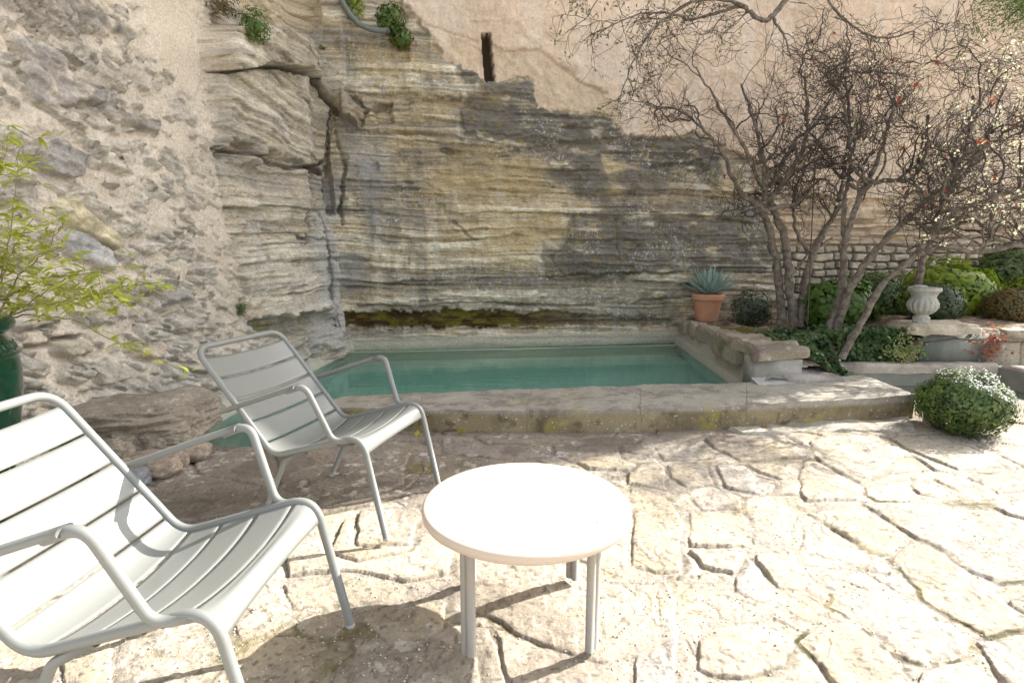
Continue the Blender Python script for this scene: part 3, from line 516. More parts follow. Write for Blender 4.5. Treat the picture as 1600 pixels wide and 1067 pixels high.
# ------------------------------------------------------------------ paving (traced flagstones in gravelly mortar)
POOL = [(-2.42, 3.80), (-1.42, 3.80), (-1.42, 4.45), (3.2, 4.62), (3.2, 9), (-2.45, 9)]
def z7(l): return [(1000+a/2.498, 640+b/2.498) for a, b in l]
def zb(l): return [(200+a/2.857, 860+b/2.857) for a, b in l]
def z6(l): return [(540+a/2.621, 660+b/2.621) for a, b in l]
ST = [z7(l) for l in [
 [(55,145),(250,112),(300,150),(280,190),(90,195)], [(250,112),(430,115),(560,105),(640,150),(630,185),(500,190),(390,195),(290,150)], [(410,210),(500,198),(640,192),(620,240),(560,272),(470,245)], [(110,215),(260,205),(285,290),(190,300),(120,260)],
 [(660,125),(800,100),(980,110),(1060,180),(1000,190),(930,255),(870,290),(820,270),(740,225),(680,185)], [(980,115),(1120,80),(1180,105),(1330,170),(1420,225),(1250,235),(1190,215),(1130,190),(1040,150)], [(200,340),(330,310),(390,345),(400,385),(240,392)], [(420,395),(620,385),(610,440),(570,520),(440,520),(430,450)],
 [(640,205),(680,200),(830,285),(870,300),(850,352),(640,352),(622,330),(622,260)], [(880,305),(1055,268),(1110,360),(920,355),(885,335)], [(1065,290),(1140,275),(1270,350),(1230,355),(1090,325)], [(1145,265),(1270,262),(1400,340),(1310,350),(1250,320)], [(1280,262),(1540,225),(1560,310),(1400,322)],
 [(865,365),(1360,362),(1430,402),(1570,470),(1600,660),(1390,670),(1280,630),(1180,550),(1120,520),(1065,500),(960,430)], [(1370,375),(1560,325),(1600,450),(1430,408)], [(645,400),(855,378),(945,440),(1045,510),(1035,560),(930,578),(880,550),(790,490),(700,430)], [(640,455),(700,440),(790,502),(880,562),(960,592),(990,640),(760,612),(620,602)],
 [(990,590),(1060,512),(1180,565),(1280,645),(1390,685),(1600,675),(1620,850),(1350,880),(1250,820),(1110,740),(1100,700),(1040,650)], [(690,650),(740,620),(880,625),(1000,700),(1180,800),(1290,900),(1280,970),(1220,990),(1130,1010),(1050,990),(950,930),(860,850),(800,800),(740,770),(760,740)],
 [(1440,740),(1600,700),(1650,850),(1500,780)], [(140,730),(250,620),(340,680),(390,770),(385,825),(300,800),(180,765)], [(375,650),(420,570),(470,620),(540,740),(480,758),(410,730),(370,700)], [(448,562),(595,545),(620,612),(690,692),(640,705),(540,695),(490,640)], [(560,790),(650,720),(740,790),(700,830),(640,830)],
 [(220,890),(300,850),(520,820),(640,870),(600,920),(560,1000),(400,1050),(300,1045),(235,1020)], [(610,910),(690,840),(850,830),(960,930),(1080,1100),(800,1120),(690,990)], [(1310,900),(1600,880),(1700,1200),(1420,1100),(1370,990)], [(1120,1040),(1280,985),(1400,1080),(1300,1200),(1050,1150)], [(-20,650),(90,650),(150,760),(140,1080),(-20,1150)],
 [(-30,300),(110,340),(170,430),(150,630),(60,635),(-30,600)], [(195,400),(405,400),(420,450),(412,530),(205,528)], [(190,545),(410,555),(368,640),(245,610)], [(-60,190),(40,170),(95,230),(100,310),(-40,290)], [(300,215),(400,215),(450,260),(540,285),(480,330),(330,300)], [(1150,40),(1180,25),(1210,60),(1330,150),(1200,100)]]]
ST += [zb(l) for l in [[(1005,385),(1040,310),(1150,300),(1290,330),(1330,400),(1300,435),(1170,450),(1090,490),(1050,505),(1010,480)], [(745,330),(790,290),(900,265),(985,290),(985,360),(900,382),(780,365)], [(400,640),(545,432),(640,372),(760,375),(870,402),(970,460),(915,540),(860,660)], [(960,640),(1000,545),(1190,475),(1235,505),(1215,660)],
 [(1255,445),(1400,425),(1560,475),(1580,660),(1240,660)], [(690,150),(1000,100),(1250,150),(1200,235),(1000,238),(780,250),(740,270)], [(1265,200),(1460,140),(1580,130),(1560,240),(1480,320),(1350,295)], [(-60,400),(480,330),(530,420),(390,570),(150,640),(-60,640)], [(640,230),(720,270),(740,300),(640,350),(520,400),(470,330)], [(700,-40),(1000,-80),(1250,-90),(1460,-60),(1440,100),(1240,130),(1000,80),(720,110)], [(-300,430),(-80,400),(-80,640),(-300,660)]]]
ST += [z6(l) for l in [[(530,600),(890,565),(990,640),(1280,650),(1290,900),(1050,990),(760,890),(530,760)], [(0,400),(130,375),(290,360),(300,440),(250,520),(60,560),(-60,530)], [(400,40),(620,60),(840,100),(830,150),(620,155),(400,120)], [(850,90),(1110,95),(1130,150),(950,170),(860,140)], [(940,165),(1130,150),(1190,170),(1160,200),(1000,195)], [(-200,200),(0,130),(290,120),(330,200),(200,310),(-100,380)], [(40,780),(300,700),(420,720),(400,840),(200,900)]]]
ST += [[(232,770),(300,745),(370,735),(405,760),(385,800),(260,815)], [(300,705),(425,706),(470,730),(430,760),(310,740)], [(430,705),(560,690),(640,705),(630,760),(500,790),(440,760)], [(545,676),(740,686),(735,693),(560,688)], [(745,688),(1000,684),(990,692),(760,695)], [(560,800),(650,790),(660,800),(640,850),(560,850)], [(1010,652),(1180,655),(1150,668),(1020,668)], [(1300,650),(1440,660),(1490,676),(1380,682),(1310,668)]]
na, nr = 1250, 700
ang = np.linspace(-1.25, 1.12, na); rr = np.exp(np.linspace(math.log(1.05), math.log(6.2), nr))
GA, GR = np.meshgrid(ang, rr, indexing='ij'); GX = GA*GR; GY = GR*1.0
wx = GX+.018*fbm(GX*6, GY*6, 200, 4)+.004*fbm(GX*30, GY*30, 201, 3); wy = GY+.018*fbm(GX*6+5, GY*6, 202, 4)+.004*fbm(GX*30, GY*30, 203, 3)
f1, f2, cid, cx, cy = worley(wx*1.5, wy*2.1, 204, .9); e = f2-f1
mortc = np.array([.46, .42, .36]); n_g = fbm(GX*45, GY*45, 205, 3); n_m = fbm(GX*7, GY*7, 206, 5); n_l = fbm(GX*1.6, GY*1.6, 207, 4)
G = -.002+.006*n_m+.0030*n_g+.016*n_l; GC = mortc*(1+.12*n_g+.12*n_m)[..., None]
relief = .0032*fbm(GX*7, GY*9, 208, 4)+.0022*fbm(GX*40, GY*40, 209, 3)
rq = fbm(GX*2.2, GY*3, 210, 4)*4; relief = relief+.0035*(np.floor(rq)+ss(.0, .10, rq-np.floor(rq)))       # flaking layers
def stonecol(h, X, Y):
    b = mix(np.array([.50, .45, .37]), np.array([.59, .54, .455]), h); return b
t = ss(.012, .03, e+.03*n_m); lean = -((wx*1.5-cx)*.6+(wy*2.1-cy)*.8)*.007; G = mix(G, .001+.004*cid+relief+.014*n_l+lean*ss(.1, .4, cid), t); GC = mix(GC, stonecol(cid, GX, GY)*(1+.12*n_m)[..., None], t)
for i, poly in enumerate(ST):
    W = np.array([(lambda p: (p.x, p.y))(atz(a, b, 0)) for a, b in poly]); x0, y0 = W.min(0)-.06; x1, y1 = W.max(0)+.06
    m = (GX > x0) & (GX < x1) & (GY > y0) & (GY < y1)
    if not m.any(): continue
    q = sdf(W, wx[m], wy[m])+.006*n_m[m]; h = ((i*37) % 17)/17.; 
    cl = ss(-.05, -.0, q); G[m] = mix(G[m], -.004+.005*n_m[m]+.003*n_g[m]+.016*n_l[m], cl); GC[m] = mix(GC[m], mortc*(1+.15*n_g[m])[:, None], cl)
    t = ss(-.001, .0045, q); c0 = W.mean(0); ex = (x1-x0)/2; ey = (y1-y0)/2; tilt = -((GX[m]-c0[0])/ex*.55+(GY[m]-c0[1])/ey*.75)*(.002+.0034*(((i*53) % 11)/11))
    edge = .002*ss(.02, .0, q)
    G[m] = mix(G[m], .002+.005*h+.014*n_l[m]+tilt+relief[m]*1.2-edge, t); tint = 1+.16*(np.array([((i*41) % 7)/7, ((i*41) % 7)/7*.8+.1, ((i*23) % 5)/5*.6+.1])-.5); GC[m] = mix(GC[m], stonecol(h, 0, 0)*tint*(1+.14*n_m[m])[:, None], t); GC[m] = mix(GC[m], np.array([.15, .12, .075]), ss(-.008, -.002, q)*ss(.002, -.001, q)*ss(-.2, .25, n_m[m]+.2*np.sign(-(GX[m]-c0[0])*.5-(GY[m]-c0[1])*.8))*.45)  # dark edge line: joint dirt, painted stronger on each stone's shadow side
# stains, lichen, moss in the joints; shade of house and table painted in
for i in (9, 13, 17, 18, 25):
    W = np.array([(lambda p: (p.x, p.y))(atz(a, b, 0)) for a, b in ST[i]]); m = (GX > W[:, 0].min()-.06) & (GX < W[:, 0].max()+.06) & (GY > W[:, 1].min()-.06) & (GY < W[:, 1].max()+.06); q = sdf(W, wx[m], wy[m])+.006*n_m[m]; c0 = W.mean(0)
    mo = ss(-.022, -.010, q)*ss(.006, .0, q)*ss(-.25, .1, fbm(GX[m]*9, GY[m]*9, 240+i, 3))*ss(-.05, .05, -(GX[m]-c0[0])*.9-(GY[m]-c0[1])*.6)
    GC[m] = mix(GC[m], mix(np.array([.075, .07, .022]), np.array([.22, .15, .045]), ss(.25, .5, n_g[m])), mo*.95); G[m] = G[m]+.004*mo
st1 = ss(.18, .45, fbm(GX*4.5, GY*4.5, 220, 5)); GC = mix(GC, np.array([.60, .49, .31]), st1*.4)
stain_shade = ss(.05, .4, fbm(GX*2.6+4, GY*2.6, 221, 5))*(ss(2.7, 3.6, GY+.0*GX-.35*GX)*.75+.25); GC = mix(GC, np.array([.205, .175, .15]), np.clip(stain_shade*.8+.62*ss(-.1, .35, GY-.5*GX-3.15+.25*n_m), 0, .88))  # patchy stains, plus a brown tone painted over the house's shade zone
table_shade = ss(.7, .45, np.hypot(GX+.25, GY-1.62)); GC = mix(GC, np.array([.25, .215, .17]), table_shade*.55*ss(-.3, .1, n_m+.1))  # round dark patch painted into the ground where the table's shadow falls
GC = mix(GC, np.array([.64, .62, .57]), ss(.32, .40, fbm(GX*20, GY*20, 222, 3))*ss(-.0, .3, fbm(GX*3, GY*3, 223, 2))*.7)
GC = mix(GC, np.array([.36, .33, .29]), ss(.15, .4, fbm(GX*14, GY*14, 226, 5))*ss(-.2, .2, fbm(GX*2, GY*2, 227, 3))*.35)
GC = mix(GC, np.array([.16, .14, .12]), ss(.58, .68, noise2(GX*60, GY*60, 224))*.55)
low = ss(.0, -.008, G-.016*n_l); GC = mix(GC, np.array([.17, .15, .05]), low*ss(.2, .4, fbm(GX*3.1, GY*3.1, 225, 3))*.8)
GC = mix(GC, np.array([.26, .21, .165]), ss(3.75, 4.2, GY-.05*GX)*.5)   # darker brown strip in front of the kerb
P_ = np.array(POOL); fx = (GX[:-1, :-1]+GX[1:, 1:])/2; fy = (GY[:-1, :-1]+GY[1:, 1:])/2
keep = (sdf(POOL, fx, fy) < 0) & ~((fx > 3.0) & (fy > 5.0)) & (fx > -3.6)
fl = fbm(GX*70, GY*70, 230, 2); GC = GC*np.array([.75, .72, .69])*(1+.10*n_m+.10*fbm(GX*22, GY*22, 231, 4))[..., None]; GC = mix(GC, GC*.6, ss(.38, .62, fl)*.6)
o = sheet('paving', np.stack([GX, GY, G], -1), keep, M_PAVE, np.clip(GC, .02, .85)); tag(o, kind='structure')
M_GRD = mat('distant_paving', (.50, .44, .36), .95, nscale=3, namp=.15)
mb = MB()
for a in [(-60, 60, -60, 1.06), (-60, -3.4, 1.06, 3.0), (5.2, 60, 1.06, 6.4)]:
    mb.add([(a[0], a[2], -.03), (a[1], a[2], -.03), (a[1], a[3], -.03), (a[0], a[3], -.03)], np.array([(0, 1, 2, 3)]))
mb.add([(1.1, 1.06, -.03), (5.2, 1.06, -.03), (5.2, 4.9, -.03)], np.array([(0, 1, 2, 2)])) if False else None
mb.add([(-3.4, 1.06, -.031), (-1.2, 1.06, -.031), (-2.5, 3.0, -.031), (-3.4, 3.0, -.031)], np.array([(0, 1, 2, 3)]))
mb.add([(1.0, 1.06, -.031), (5.2, 1.06, -.031), (5.2, 5.0, -.031), (4.2, 4.4, -.031)], np.array([(0, 1, 2, 3)]))
tag(mb.build('ground', M_GRD, smooth=False), kind='structure')

# loose grit on the paving and in its joints
rs = np.random.RandomState(91); mb = MB(); PV = []; PF = []
oct_ = np.array([(1, 0, 0), (-1, 0, 0), (0, 1, 0), (0, -1, 0), (0, 0, 1), (0, 0, -1)], float); of = np.array([(0, 2, 4), (2, 1, 4), (1, 3, 4), (3, 0, 4), (2, 0, 5), (1, 2, 5), (3, 1, 5), (0, 3, 5)])
ii = rs.randint(0, na-1, 15000); jj = rs.randint(0, nr-1, 15000)
for a_i, b_i in zip(ii, jj):
    x, y, z_ = GX[a_i, b_i], GY[a_i, b_i], G[a_i, b_i]
    if y > 3.7 or x < -1.6 or z_-.015*n_l[a_i, b_i] > rs.uniform(-.004, .006): continue
    PV.append(oct_*(.0014+.0045*rs.rand()**2.5)*(.7+.6*rs.rand(6, 1))+np.array([x, y, z_+.0015])); 
PV = np.array(PV); mb.add(PV.reshape(-1, 3), (of[None]+6*np.arange(len(PV))[:, None, None]).reshape(-1, 3))
tag(mb.build('gravel', mat('pale_grit', (.46, .43, .37), .95, nscale=60, namp=.6), smooth=False), kind='stuff')
# ------------------------------------------------------------------ pool
def wallstrip(mb, pts, z0, z1):
    for a, b in zip(pts[:-1], pts[1:]): mb.add([(a[0], a[1], z0), (b[0], b[1], z0), (b[0], b[1], z1), (a[0], a[1], z1)], np.array([(0, 1, 2, 3)]))
FP = [(-2.42, 3.80), (-1.45, 3.80), (-1.45, 4.60), (2.19, 4.88), (2.30, 5.6), (2.42, 8.1), (-2.2, 7.5), (-2.32, 6.2)]
mb = MB(); wallstrip(mb, FP+[FP[0]], -1.15, -.02)
mb.add([(x, y, -.95) for x, y in [(-2.6, 3.6), (2.7, 3.6), (2.7, 8.6), (-2.6, 8.6)]], np.array([(0, 1, 2, 3)]))
mb.add([(x, y, -.34) for x, y in [(-2.6, 3.6), (-1.35, 3.6), (-1.35, 4.7), (-2.6, 4.7)]], np.array([(0, 1, 2, 3)])); wallstrip(mb, [(-2.6, 4.7), (-1.35, 4.7)], -1.15, -.34)
mb.add([(x, y, -.16) for x, y in [(-2.6, 6.75), (2.7, 7.45), (2.7, 8.7), (-2.6, 8.0)]], np.array([(0, 1, 2, 3)])); wallstrip(mb, [(-2.6, 6.75), (2.7, 7.45)], -1.15, -.16)
o = mb.build('pool_basin', M_POOL, smooth=False); tag(o, kind='structure'); o.data.materials.append(mat('submerged_render', (.50, .52, .38), .8, nscale=2, namp=.2, col2=(.34, .42, .28)))
for f_ in o.data.polygons: f_.material_index = 1 if abs(f_.normal.z) < .5 or f_.center.z > -.55 else 0
mb = MB(); mb.add([(x, y, -.03) for x, y in [(-2.62, 3.74), (-1.40, 3.74), (-1.40, 4.5), (2.5, 4.8), (2.6, 8.5), (-2.6, 7.9)]], [(0, 1, 2, 3, 4, 5)])
tag(mb.build('pool_water', M_WATER, smooth=False), kind='structure')
# left cement lip, sloping up to the rock
mb = MB(); rows_ = []
for t in np.linspace(0, 1, 90):
    y = 3.55+t*(7.72-3.55); xw = np.interp(y, [3.5, 4.04, 6.3, 7.6], [-2.43, -2.40, -2.29, -2.19]); wob = .02*math.sin(y*5)+.012*math.sin(y*13)
    rows_.append([(xw+.005, y, -.2), (xw+.004+wob*.3, y, -.035), (xw-.03, y, .03+wob*.3), (xw-.12+wob, y, .10+wob*.5), (xw-.26, y, .17), (xw-.55, y, .25)])
mb.grid(np.array(rows_)); M_LIP = mat('pale_cement', (.42, .38, .30), .9, nscale=9, namp=.15, bump=.6, bscale=40, bdist=.008, col2=(.34, .34, .27))
tag(mb.build('pool_edge', M_LIP), kind='structure')
# right cement lip + rubble ledge
mb = MB(); rows_ = []
for t in np.linspace(0, 1, 90):
    y = 4.9+t*(8.35-4.9); xw = np.interp(y, [4.9, 5.5, 8.3], [2.18, 2.26, 2.41]); 
    rows_.append([(xw, y, -.2), (xw, y, .055), (xw+.012, y, .07), (xw+.07, y, .075), (xw+.075, y, .21+.02*math.sin(y*7)), (xw+.12, y, .24), (xw+.3, y, .22)])
mb.grid(np.array(rows_)); tag(mb.build('pool_edge', M_LIP), kind='structure')
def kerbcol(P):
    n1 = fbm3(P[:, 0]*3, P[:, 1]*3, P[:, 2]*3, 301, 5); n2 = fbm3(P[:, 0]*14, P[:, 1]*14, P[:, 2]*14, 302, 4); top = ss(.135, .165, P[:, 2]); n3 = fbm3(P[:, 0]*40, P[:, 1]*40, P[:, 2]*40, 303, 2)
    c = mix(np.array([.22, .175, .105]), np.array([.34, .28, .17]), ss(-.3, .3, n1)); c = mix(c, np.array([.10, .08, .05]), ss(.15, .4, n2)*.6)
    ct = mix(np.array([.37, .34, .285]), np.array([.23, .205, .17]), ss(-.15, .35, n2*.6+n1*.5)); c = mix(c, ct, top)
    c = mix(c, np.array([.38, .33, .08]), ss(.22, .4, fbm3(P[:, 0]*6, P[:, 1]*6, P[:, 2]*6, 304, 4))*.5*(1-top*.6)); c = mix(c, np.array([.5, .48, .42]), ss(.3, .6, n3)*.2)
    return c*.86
K = empty('stone_kerb', (0, 4.5, 0), 'long low kerb of lichen stained stone along the near side of the pool', 'kerb')
fpx = [(512, None), (656, None), (824, None), (1000, None), (1166, None), (1427, None)]
bot = {512: 668, 656: 675, 824: 678, 1000: 675, 1166: 670, 1427: 656}; bk = {512: (510, 622, .165), 656: (660, 613, .17), 824: (830, 607, .175), 1000: (1000, 602, .18), 1166: (1166, 597, .19), 1427: (1350, 586, .21)}
for a, b in zip(fpx[:-1], fpx[1:]):
    a, b = a[0], b[0]; A = atz(a, bot[a]); B = atz(b, bot[b]); C_ = atz(*bk[b]); D_ = atz(*bk[a]); za = bk[a][2]; zb_ = bk[b][2]
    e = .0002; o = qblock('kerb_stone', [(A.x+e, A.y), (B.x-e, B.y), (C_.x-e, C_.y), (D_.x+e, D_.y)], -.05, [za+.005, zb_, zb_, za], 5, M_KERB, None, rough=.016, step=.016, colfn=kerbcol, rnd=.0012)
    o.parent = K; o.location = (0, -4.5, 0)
# loose slab lying on the kerb
A = aty(1236, 603, 4.98); o = qblock('stone_slab', [(2.44, 4.86), (2.95, 4.86), (2.88, 5.22), (2.42, 5.12)], .19, [.255, .245, .27, .28], 33, M_KERB, rough=.018, step=.02, base=(.36, .32, .29)); tag(o, 'flat pale slab lying on the back of the kerb near the ivy', 'slab')
# thin cement step under the kerb
o = qblock('stone_step', [(1.7, 4.03), (3.05, 4.10), (3.25, 4.5), (1.6, 4.3)], -.04, .026, 34, M_RUB, rough=.022, step=.02, base=(.42, .38, .31)); tag(o, 'thin uneven stone course at the foot of the kerb by the round bush', 'step')
for i, (x, y, s) in enumerate([(1462, 668, (.13, .09, .11)), (1478, 655, (.10, .08, .07))]):
    p = atz(x, y); tag(rock('loose_stone', (p.x, p.y+.03, .035), s, 60+i, M_RUB, rz=.4*i, base=(.40, .30, .22), tone=.1), ['reddish loose stone between kerb end and round bush, the larger one', 'small flat loose stone behind the larger one at the kerb end'][i], 'stone')
# ledge to the right of the pool: rendered end block and rough coping stones
L_ = empty('stone_ledge', (2.5, 5, 0), 'rough stone ledge with a rendered end, running back along the right side of the pool', 'ledge')
def par(o, P): o.parent = P; o.location = Vector(o.location)-P.location; return o
mb = MB(); 
box(mb, 2.19, 2.60, 4.97, 5.25, .10, .385); o = mb.build('rendered_end', mat('white_grey_render', (.33, .315, .275), .9, nscale=10, namp=.25, bump=.6, bscale=30, bdist=.008, col2=(.22, .215, .19)), None, smooth=False); par(o, L_)
mb = MB(); rows_ = [[(2.15+.47*u, 4.80+.17*v, .192+.035*v**2+.004*math.sin(u*9+v*4)) for v in np.linspace(0, 1, 6)] for u in np.linspace(0, 1, 14)]
mb.grid(np.array(rows_)); o = mb.build('cement_fillet', mat('fresh_white_cement', (.42, .41, .37), .9, nscale=14, namp=.12, bump=.3), None); par(o, L_)
cop = [((2.17, 4.94), (2.66, 4.95), (2.75, 5.55), (2.20, 5.6), .385, [.50, .47, .48, .49]), ((2.22, 5.62), (2.68, 5.58), (2.70, 6.1), (2.26, 6.15), .2, [.47, .45, .44, .45]), ((2.29, 6.17), (2.62, 6.12), (2.66, 6.5), (2.33, 6.55), .2, [.44, .43, .40, .42]), ((2.36, 6.57), (2.66, 6.52), (2.68, 6.9), (2.38, 6.95), .2, [.40, .40, .38, .39]), ((2.38, 6.97), (2.62, 6.94), (2.68, 7.35), (2.41, 7.4), .2, [.38, .38, .36, .37]), ((2.40, 7.43), (2.6, 7.4), (2.7, 7.85), (2.44, 7.9), .18, [.35, .35, .33, .34]), ((2.43, 7.93), (2.65, 7.9), (2.7, 8.3), (2.44, 8.3), .16, [.32, .32, .3, .31])]
def ledgecol(P):
    n1 = fbm3(P[:, 0]*4, P[:, 1]*4, P[:, 2]*4, 311, 5); n2 = fbm3(P[:, 0]*15, P[:, 1]*15, P[:, 2]*15, 312, 4)
    c = mix(np.array([.33, .275, .22]), np.array([.20, .165, .13]), ss(-.2, .35, n1)); c = mix(c, np.array([.33, .32, .14]), ss(.0, .35, n2+n1*.4)*ss(.5, .42, P[:, 2])*.7); return mix(c, np.array([.52, .5, .45]), ss(.3, .45, n2)*.4)
for i, (a, b, c, d, z0, z1) in enumerate(cop): par(qblock('coping_stone', [a, b, c, d], z0, z1, 70+i, M_RUB, None, rough=.045, step=.02, colfn=ledgecol, rnd=.03), L_)

# ------------------------------------------------------------------ planting bed and right-hand basin
def bedz(x, y): return .33+.05*ss(2.6, 3.4, x)*ss(7.5, 6.5, y)+.17*ss(3.7, 4.7, x)*ss(5.6, 6.0, y)-.30*ss(5.75, 5.35, y)*ss(2.75, 3.1, x)
xs = np.linspace(2.5, 12.5, 220); ys = np.linspace(5.0, 9.9, 130); BXg, BYg = np.meshgrid(xs, ys, indexing='ij')
bz = bedz(BXg, BYg)+.035*fbm(BXg*4, BYg*4, 401, 4)+.015*fbm(BXg*20, BYg*20, 402, 3); kp = ((BYg[:-1, :-1]) < 7.66+.1534*(BXg[:-1, :-1]+2.2)+.25) & ~((BXg[:-1, :-1] > 3.25) & (BYg[:-1, :-1] < 5.74)) & ~((BXg[:-1, :-1] < 2.62))
n1 = fbm(BXg*5, BYg*5, 403, 5); bc = mix(np.array([.24, .185, .13]), np.array([.12, .09, .06]), ss(-.2, .3, n1)); bc = mix(bc, np.array([.13, .12, .03]), ss(-.1, .15, fbm(BXg*2.5, BYg*2.5, 404, 3)+.2)*ss(3.6, 3.2, BXg)*ss(6.6, 6.9, BYg)*ss(7.6, 7.2, BYg)*.9); bc = mix(bc, np.array([.42, .36, .30]), ss(.25, .4, fbm(BXg*16, BYg*16, 405, 3))*.7)
M_BED = mat('leaf_litter_bed', attr=True, rough=.98, spec=.1, nscale=40, namp=.4, bump=1, bscale=40, bdist=.02)
tag(sheet('planting_bed', np.stack([BXg, BYg, bz], -1), kp, M_BED, bc), kind='structure')
BS = empty('stone_basin', (4.6, 5.3, 0), 'grey rendered water basin with pale stone rim, behind the round bush', 'basin')
M_REND = mat('grey_green_render', (.20, .20, .165), .8, nscale=7, namp=.2, bump=.3, bscale=20, bdist=.004, col2=(.27, .26, .21))
mb = MB(); bx0, bx1, by0, by1 = 3.2, 4.98, 4.75, 5.68
wallstrip(mb, [(bx0, by1), (bx1, by1), (bx1+.25, by0-.6)], -.25, .165); wallstrip(mb, [(bx0, by0-.2), (bx0, by1)], -.25, .10); wallstrip(mb, [(bx1+.25, by0-.6), (bx0, by0-.2)], -.25, -.03)
mb.add([(bx0, by0-.2, -.14), (bx1+.3, by0-.6, -.14), (bx1+.1, by1, -.14), (bx0, by1, -.14)], np.array([(0, 1, 2, 3)])); par(mb.build('basin_lining', M_REND, smooth=False), BS)
mb = MB(); mb.add([(bx0, by0-.2, -.03), (bx1+.24, by0-.6, -.03), (bx1, by1, -.03), (bx0, by1, -.03)], np.array([(0, 1, 2, 3)])); M_BW = M_WATER.copy(); M_BW.name = 'basin_water_grey'; M_BW.node_tree.nodes['Diffuse BSDF'].inputs[0].default_value = (.24, .25, .20, 1); par(mb.build('basin_water', M_BW, smooth=False), BS)
rc = (.46, .40, .33)
par(qblock('rim', [(bx0-.1, by1-.01), (bx1+.02, by1-.01), (bx1+.02, by1+.12), (bx0-.1, by1+.12)], .10, .205, 81, M_KERB, None, rough=.012, step=.025, base=rc), BS)
par(qblock('rim', [(bx1+.26, by0-.62), (bx1+.40, by0-.60), (bx1+.16, by1+.0), (bx1+.0, by1-.0)], -.04, .20, 82, M_KERB, None, rough=.012, step=.025, base=rc), BS)
o = MB(); o.lathe([(.0, -.02), (.065, -.02), (.075, 0), (.068, .03), (.058, .03), (.055, -.0)], 24); q = o.build('drain_collar', mat('dark_lead', (.09, .10, .09), .5, metal=.3)); q.location = (5.03, 5.05, .0); par(q, BS)
# fountain back: slate panel, capping stone, flanking wall
FW = empty('fountain_wall', (4.6, 5.9, 0), 'low rubble retaining wall with a slate panel behind the basin', 'wall')
pA = aty(1437, 567, 5.78); pB = aty(1537, 567, 5.80)
mb = MB(); box(mb, pA.x, pB.x, 5.78, 5.84, .19, .50); par(mb.build('slate_panel', M_SLATE, None, smooth=False), FW)
for i, (x0, x1, z0, z1, tn) in enumerate([(1340, 1400, .12, .30, 0), (1398, 1438, .12, .40, 0), (1350, 1420, .28, .44, 0), (1538, 1600, .15, .43, 1), (1598, 1680, .15, .42, 1)]):
    a = aty(x0, 540, 5.80).x; b = aty(x1, 540, 5.80).x
    par(qblock('wall_stone', [(a, 5.82), (b-.004, 5.80), (b-.004, 6.1), (a, 6.1)], z0, z1, 90+i, M_RUB, None, rough=.035, step=.025, base=(.40, .36, .29) if tn else (.33, .26, .20), rnd=.04), FW)
for i, (x0, x1, z0, z1, y0, y1) in enumerate([(1412, 1528, .495, .60, 5.70, 6.15), (1526, 1570, .43, .545, 5.78, 6.15), (1568, 1625, .42, .53, 5.76, 6.2), (1624, 1700, .42, .54, 5.76, 6.2)]):
    a = aty(x0, 510, 5.80).x; b = aty(x1, 510, 5.80).x
    par(qblock('coping_stone', [(a, y0+.02), (b-.006, y0), (b-.02, y1), (a+.03, y1)], z0, z1, 97+i, M_RUB, None, rough=.03, step=.022, base=(.46, .40, .31), rnd=.045), FW)
mb = MB(); mb.tube([aty(1448, 538, 5.79), aty(1446, 538, 5.70), aty(1446, 541, 5.68)], .009, 8); par(mb.build('spout', mat('dull_brass', (.35, .33, .27), .4, metal=.6)), FW)

# ------------------------------------------------------------------ boulders and loose stones on the left
bl = [((205, 662, 3.72), (1.0, .62, .34), .1, (.06, -.05), 'long flat boulder lying against the foot of the rubble wall', .21), ((262, 690, 3.62), (.34, .30, .24), .3, (0, .1), 'squared stone under the right end of the flat boulder', .0), ((213, 690, 3.55), (.32, .28, .26), .8, (0, 0), 'rounded stone under the middle of the flat boulder', 0), ((170, 712, 3.4), (.30, .26, .24), .2, (0, 0), 'pitted stone nearest the chair back in the pile', 0),
      ((290, 712, 3.55), (.30, .2, .13), .2, (0, 0), 'pale flat stone at the right foot of the boulder pile', 0), ((246, 738, 3.3), (.28, .2, .13), -.2, (0, 0), 'tan flat stone at the front of the boulder pile', 0), ((213, 752, 3.15), (.16, .15, .11), 0, (0, 0), 'small blue-grey cobble in front of the boulder pile', 0), ((268, 728, 3.42), (.20, .14, .12), .4, (0, 0), 'small brown stone wedged at the pile foot', 0), ((180, 735, 3.25), (.2, .18, .12), .4, (0, 0), 'low brown stone left of the blue-grey cobble', 0), ((235, 722, 3.42), (.30, .2, .12), .1, (0, 0), 'thin stone under the rounded stone in the pile', 0)]
for i, ((x, y, Y), s, rz, tl_, lab, zo) in enumerate(bl):
    p = aty(x, y, Y); s = tuple(q_*1.0 for q_ in s)
    tn = (.31, .27, .215) if i < 4 else ((.27, .28, .30) if i == 6 else (.40, .32, .25))
    o = rock('boulder' if i < 4 else 'loose_stone', (p.x, Y, max(p.z, s[2]*.42)), s, 110+i, M_RUB, rz, amp=.16, n=56 if i < 4 else 22, strat=.07 if i < 1 else .03, base=tn, tilt=tl_, power=4.0 if i < 2 else 2.8, tone=.22); tag(o, lab, 'boulder' if i < 4 else 'stone')

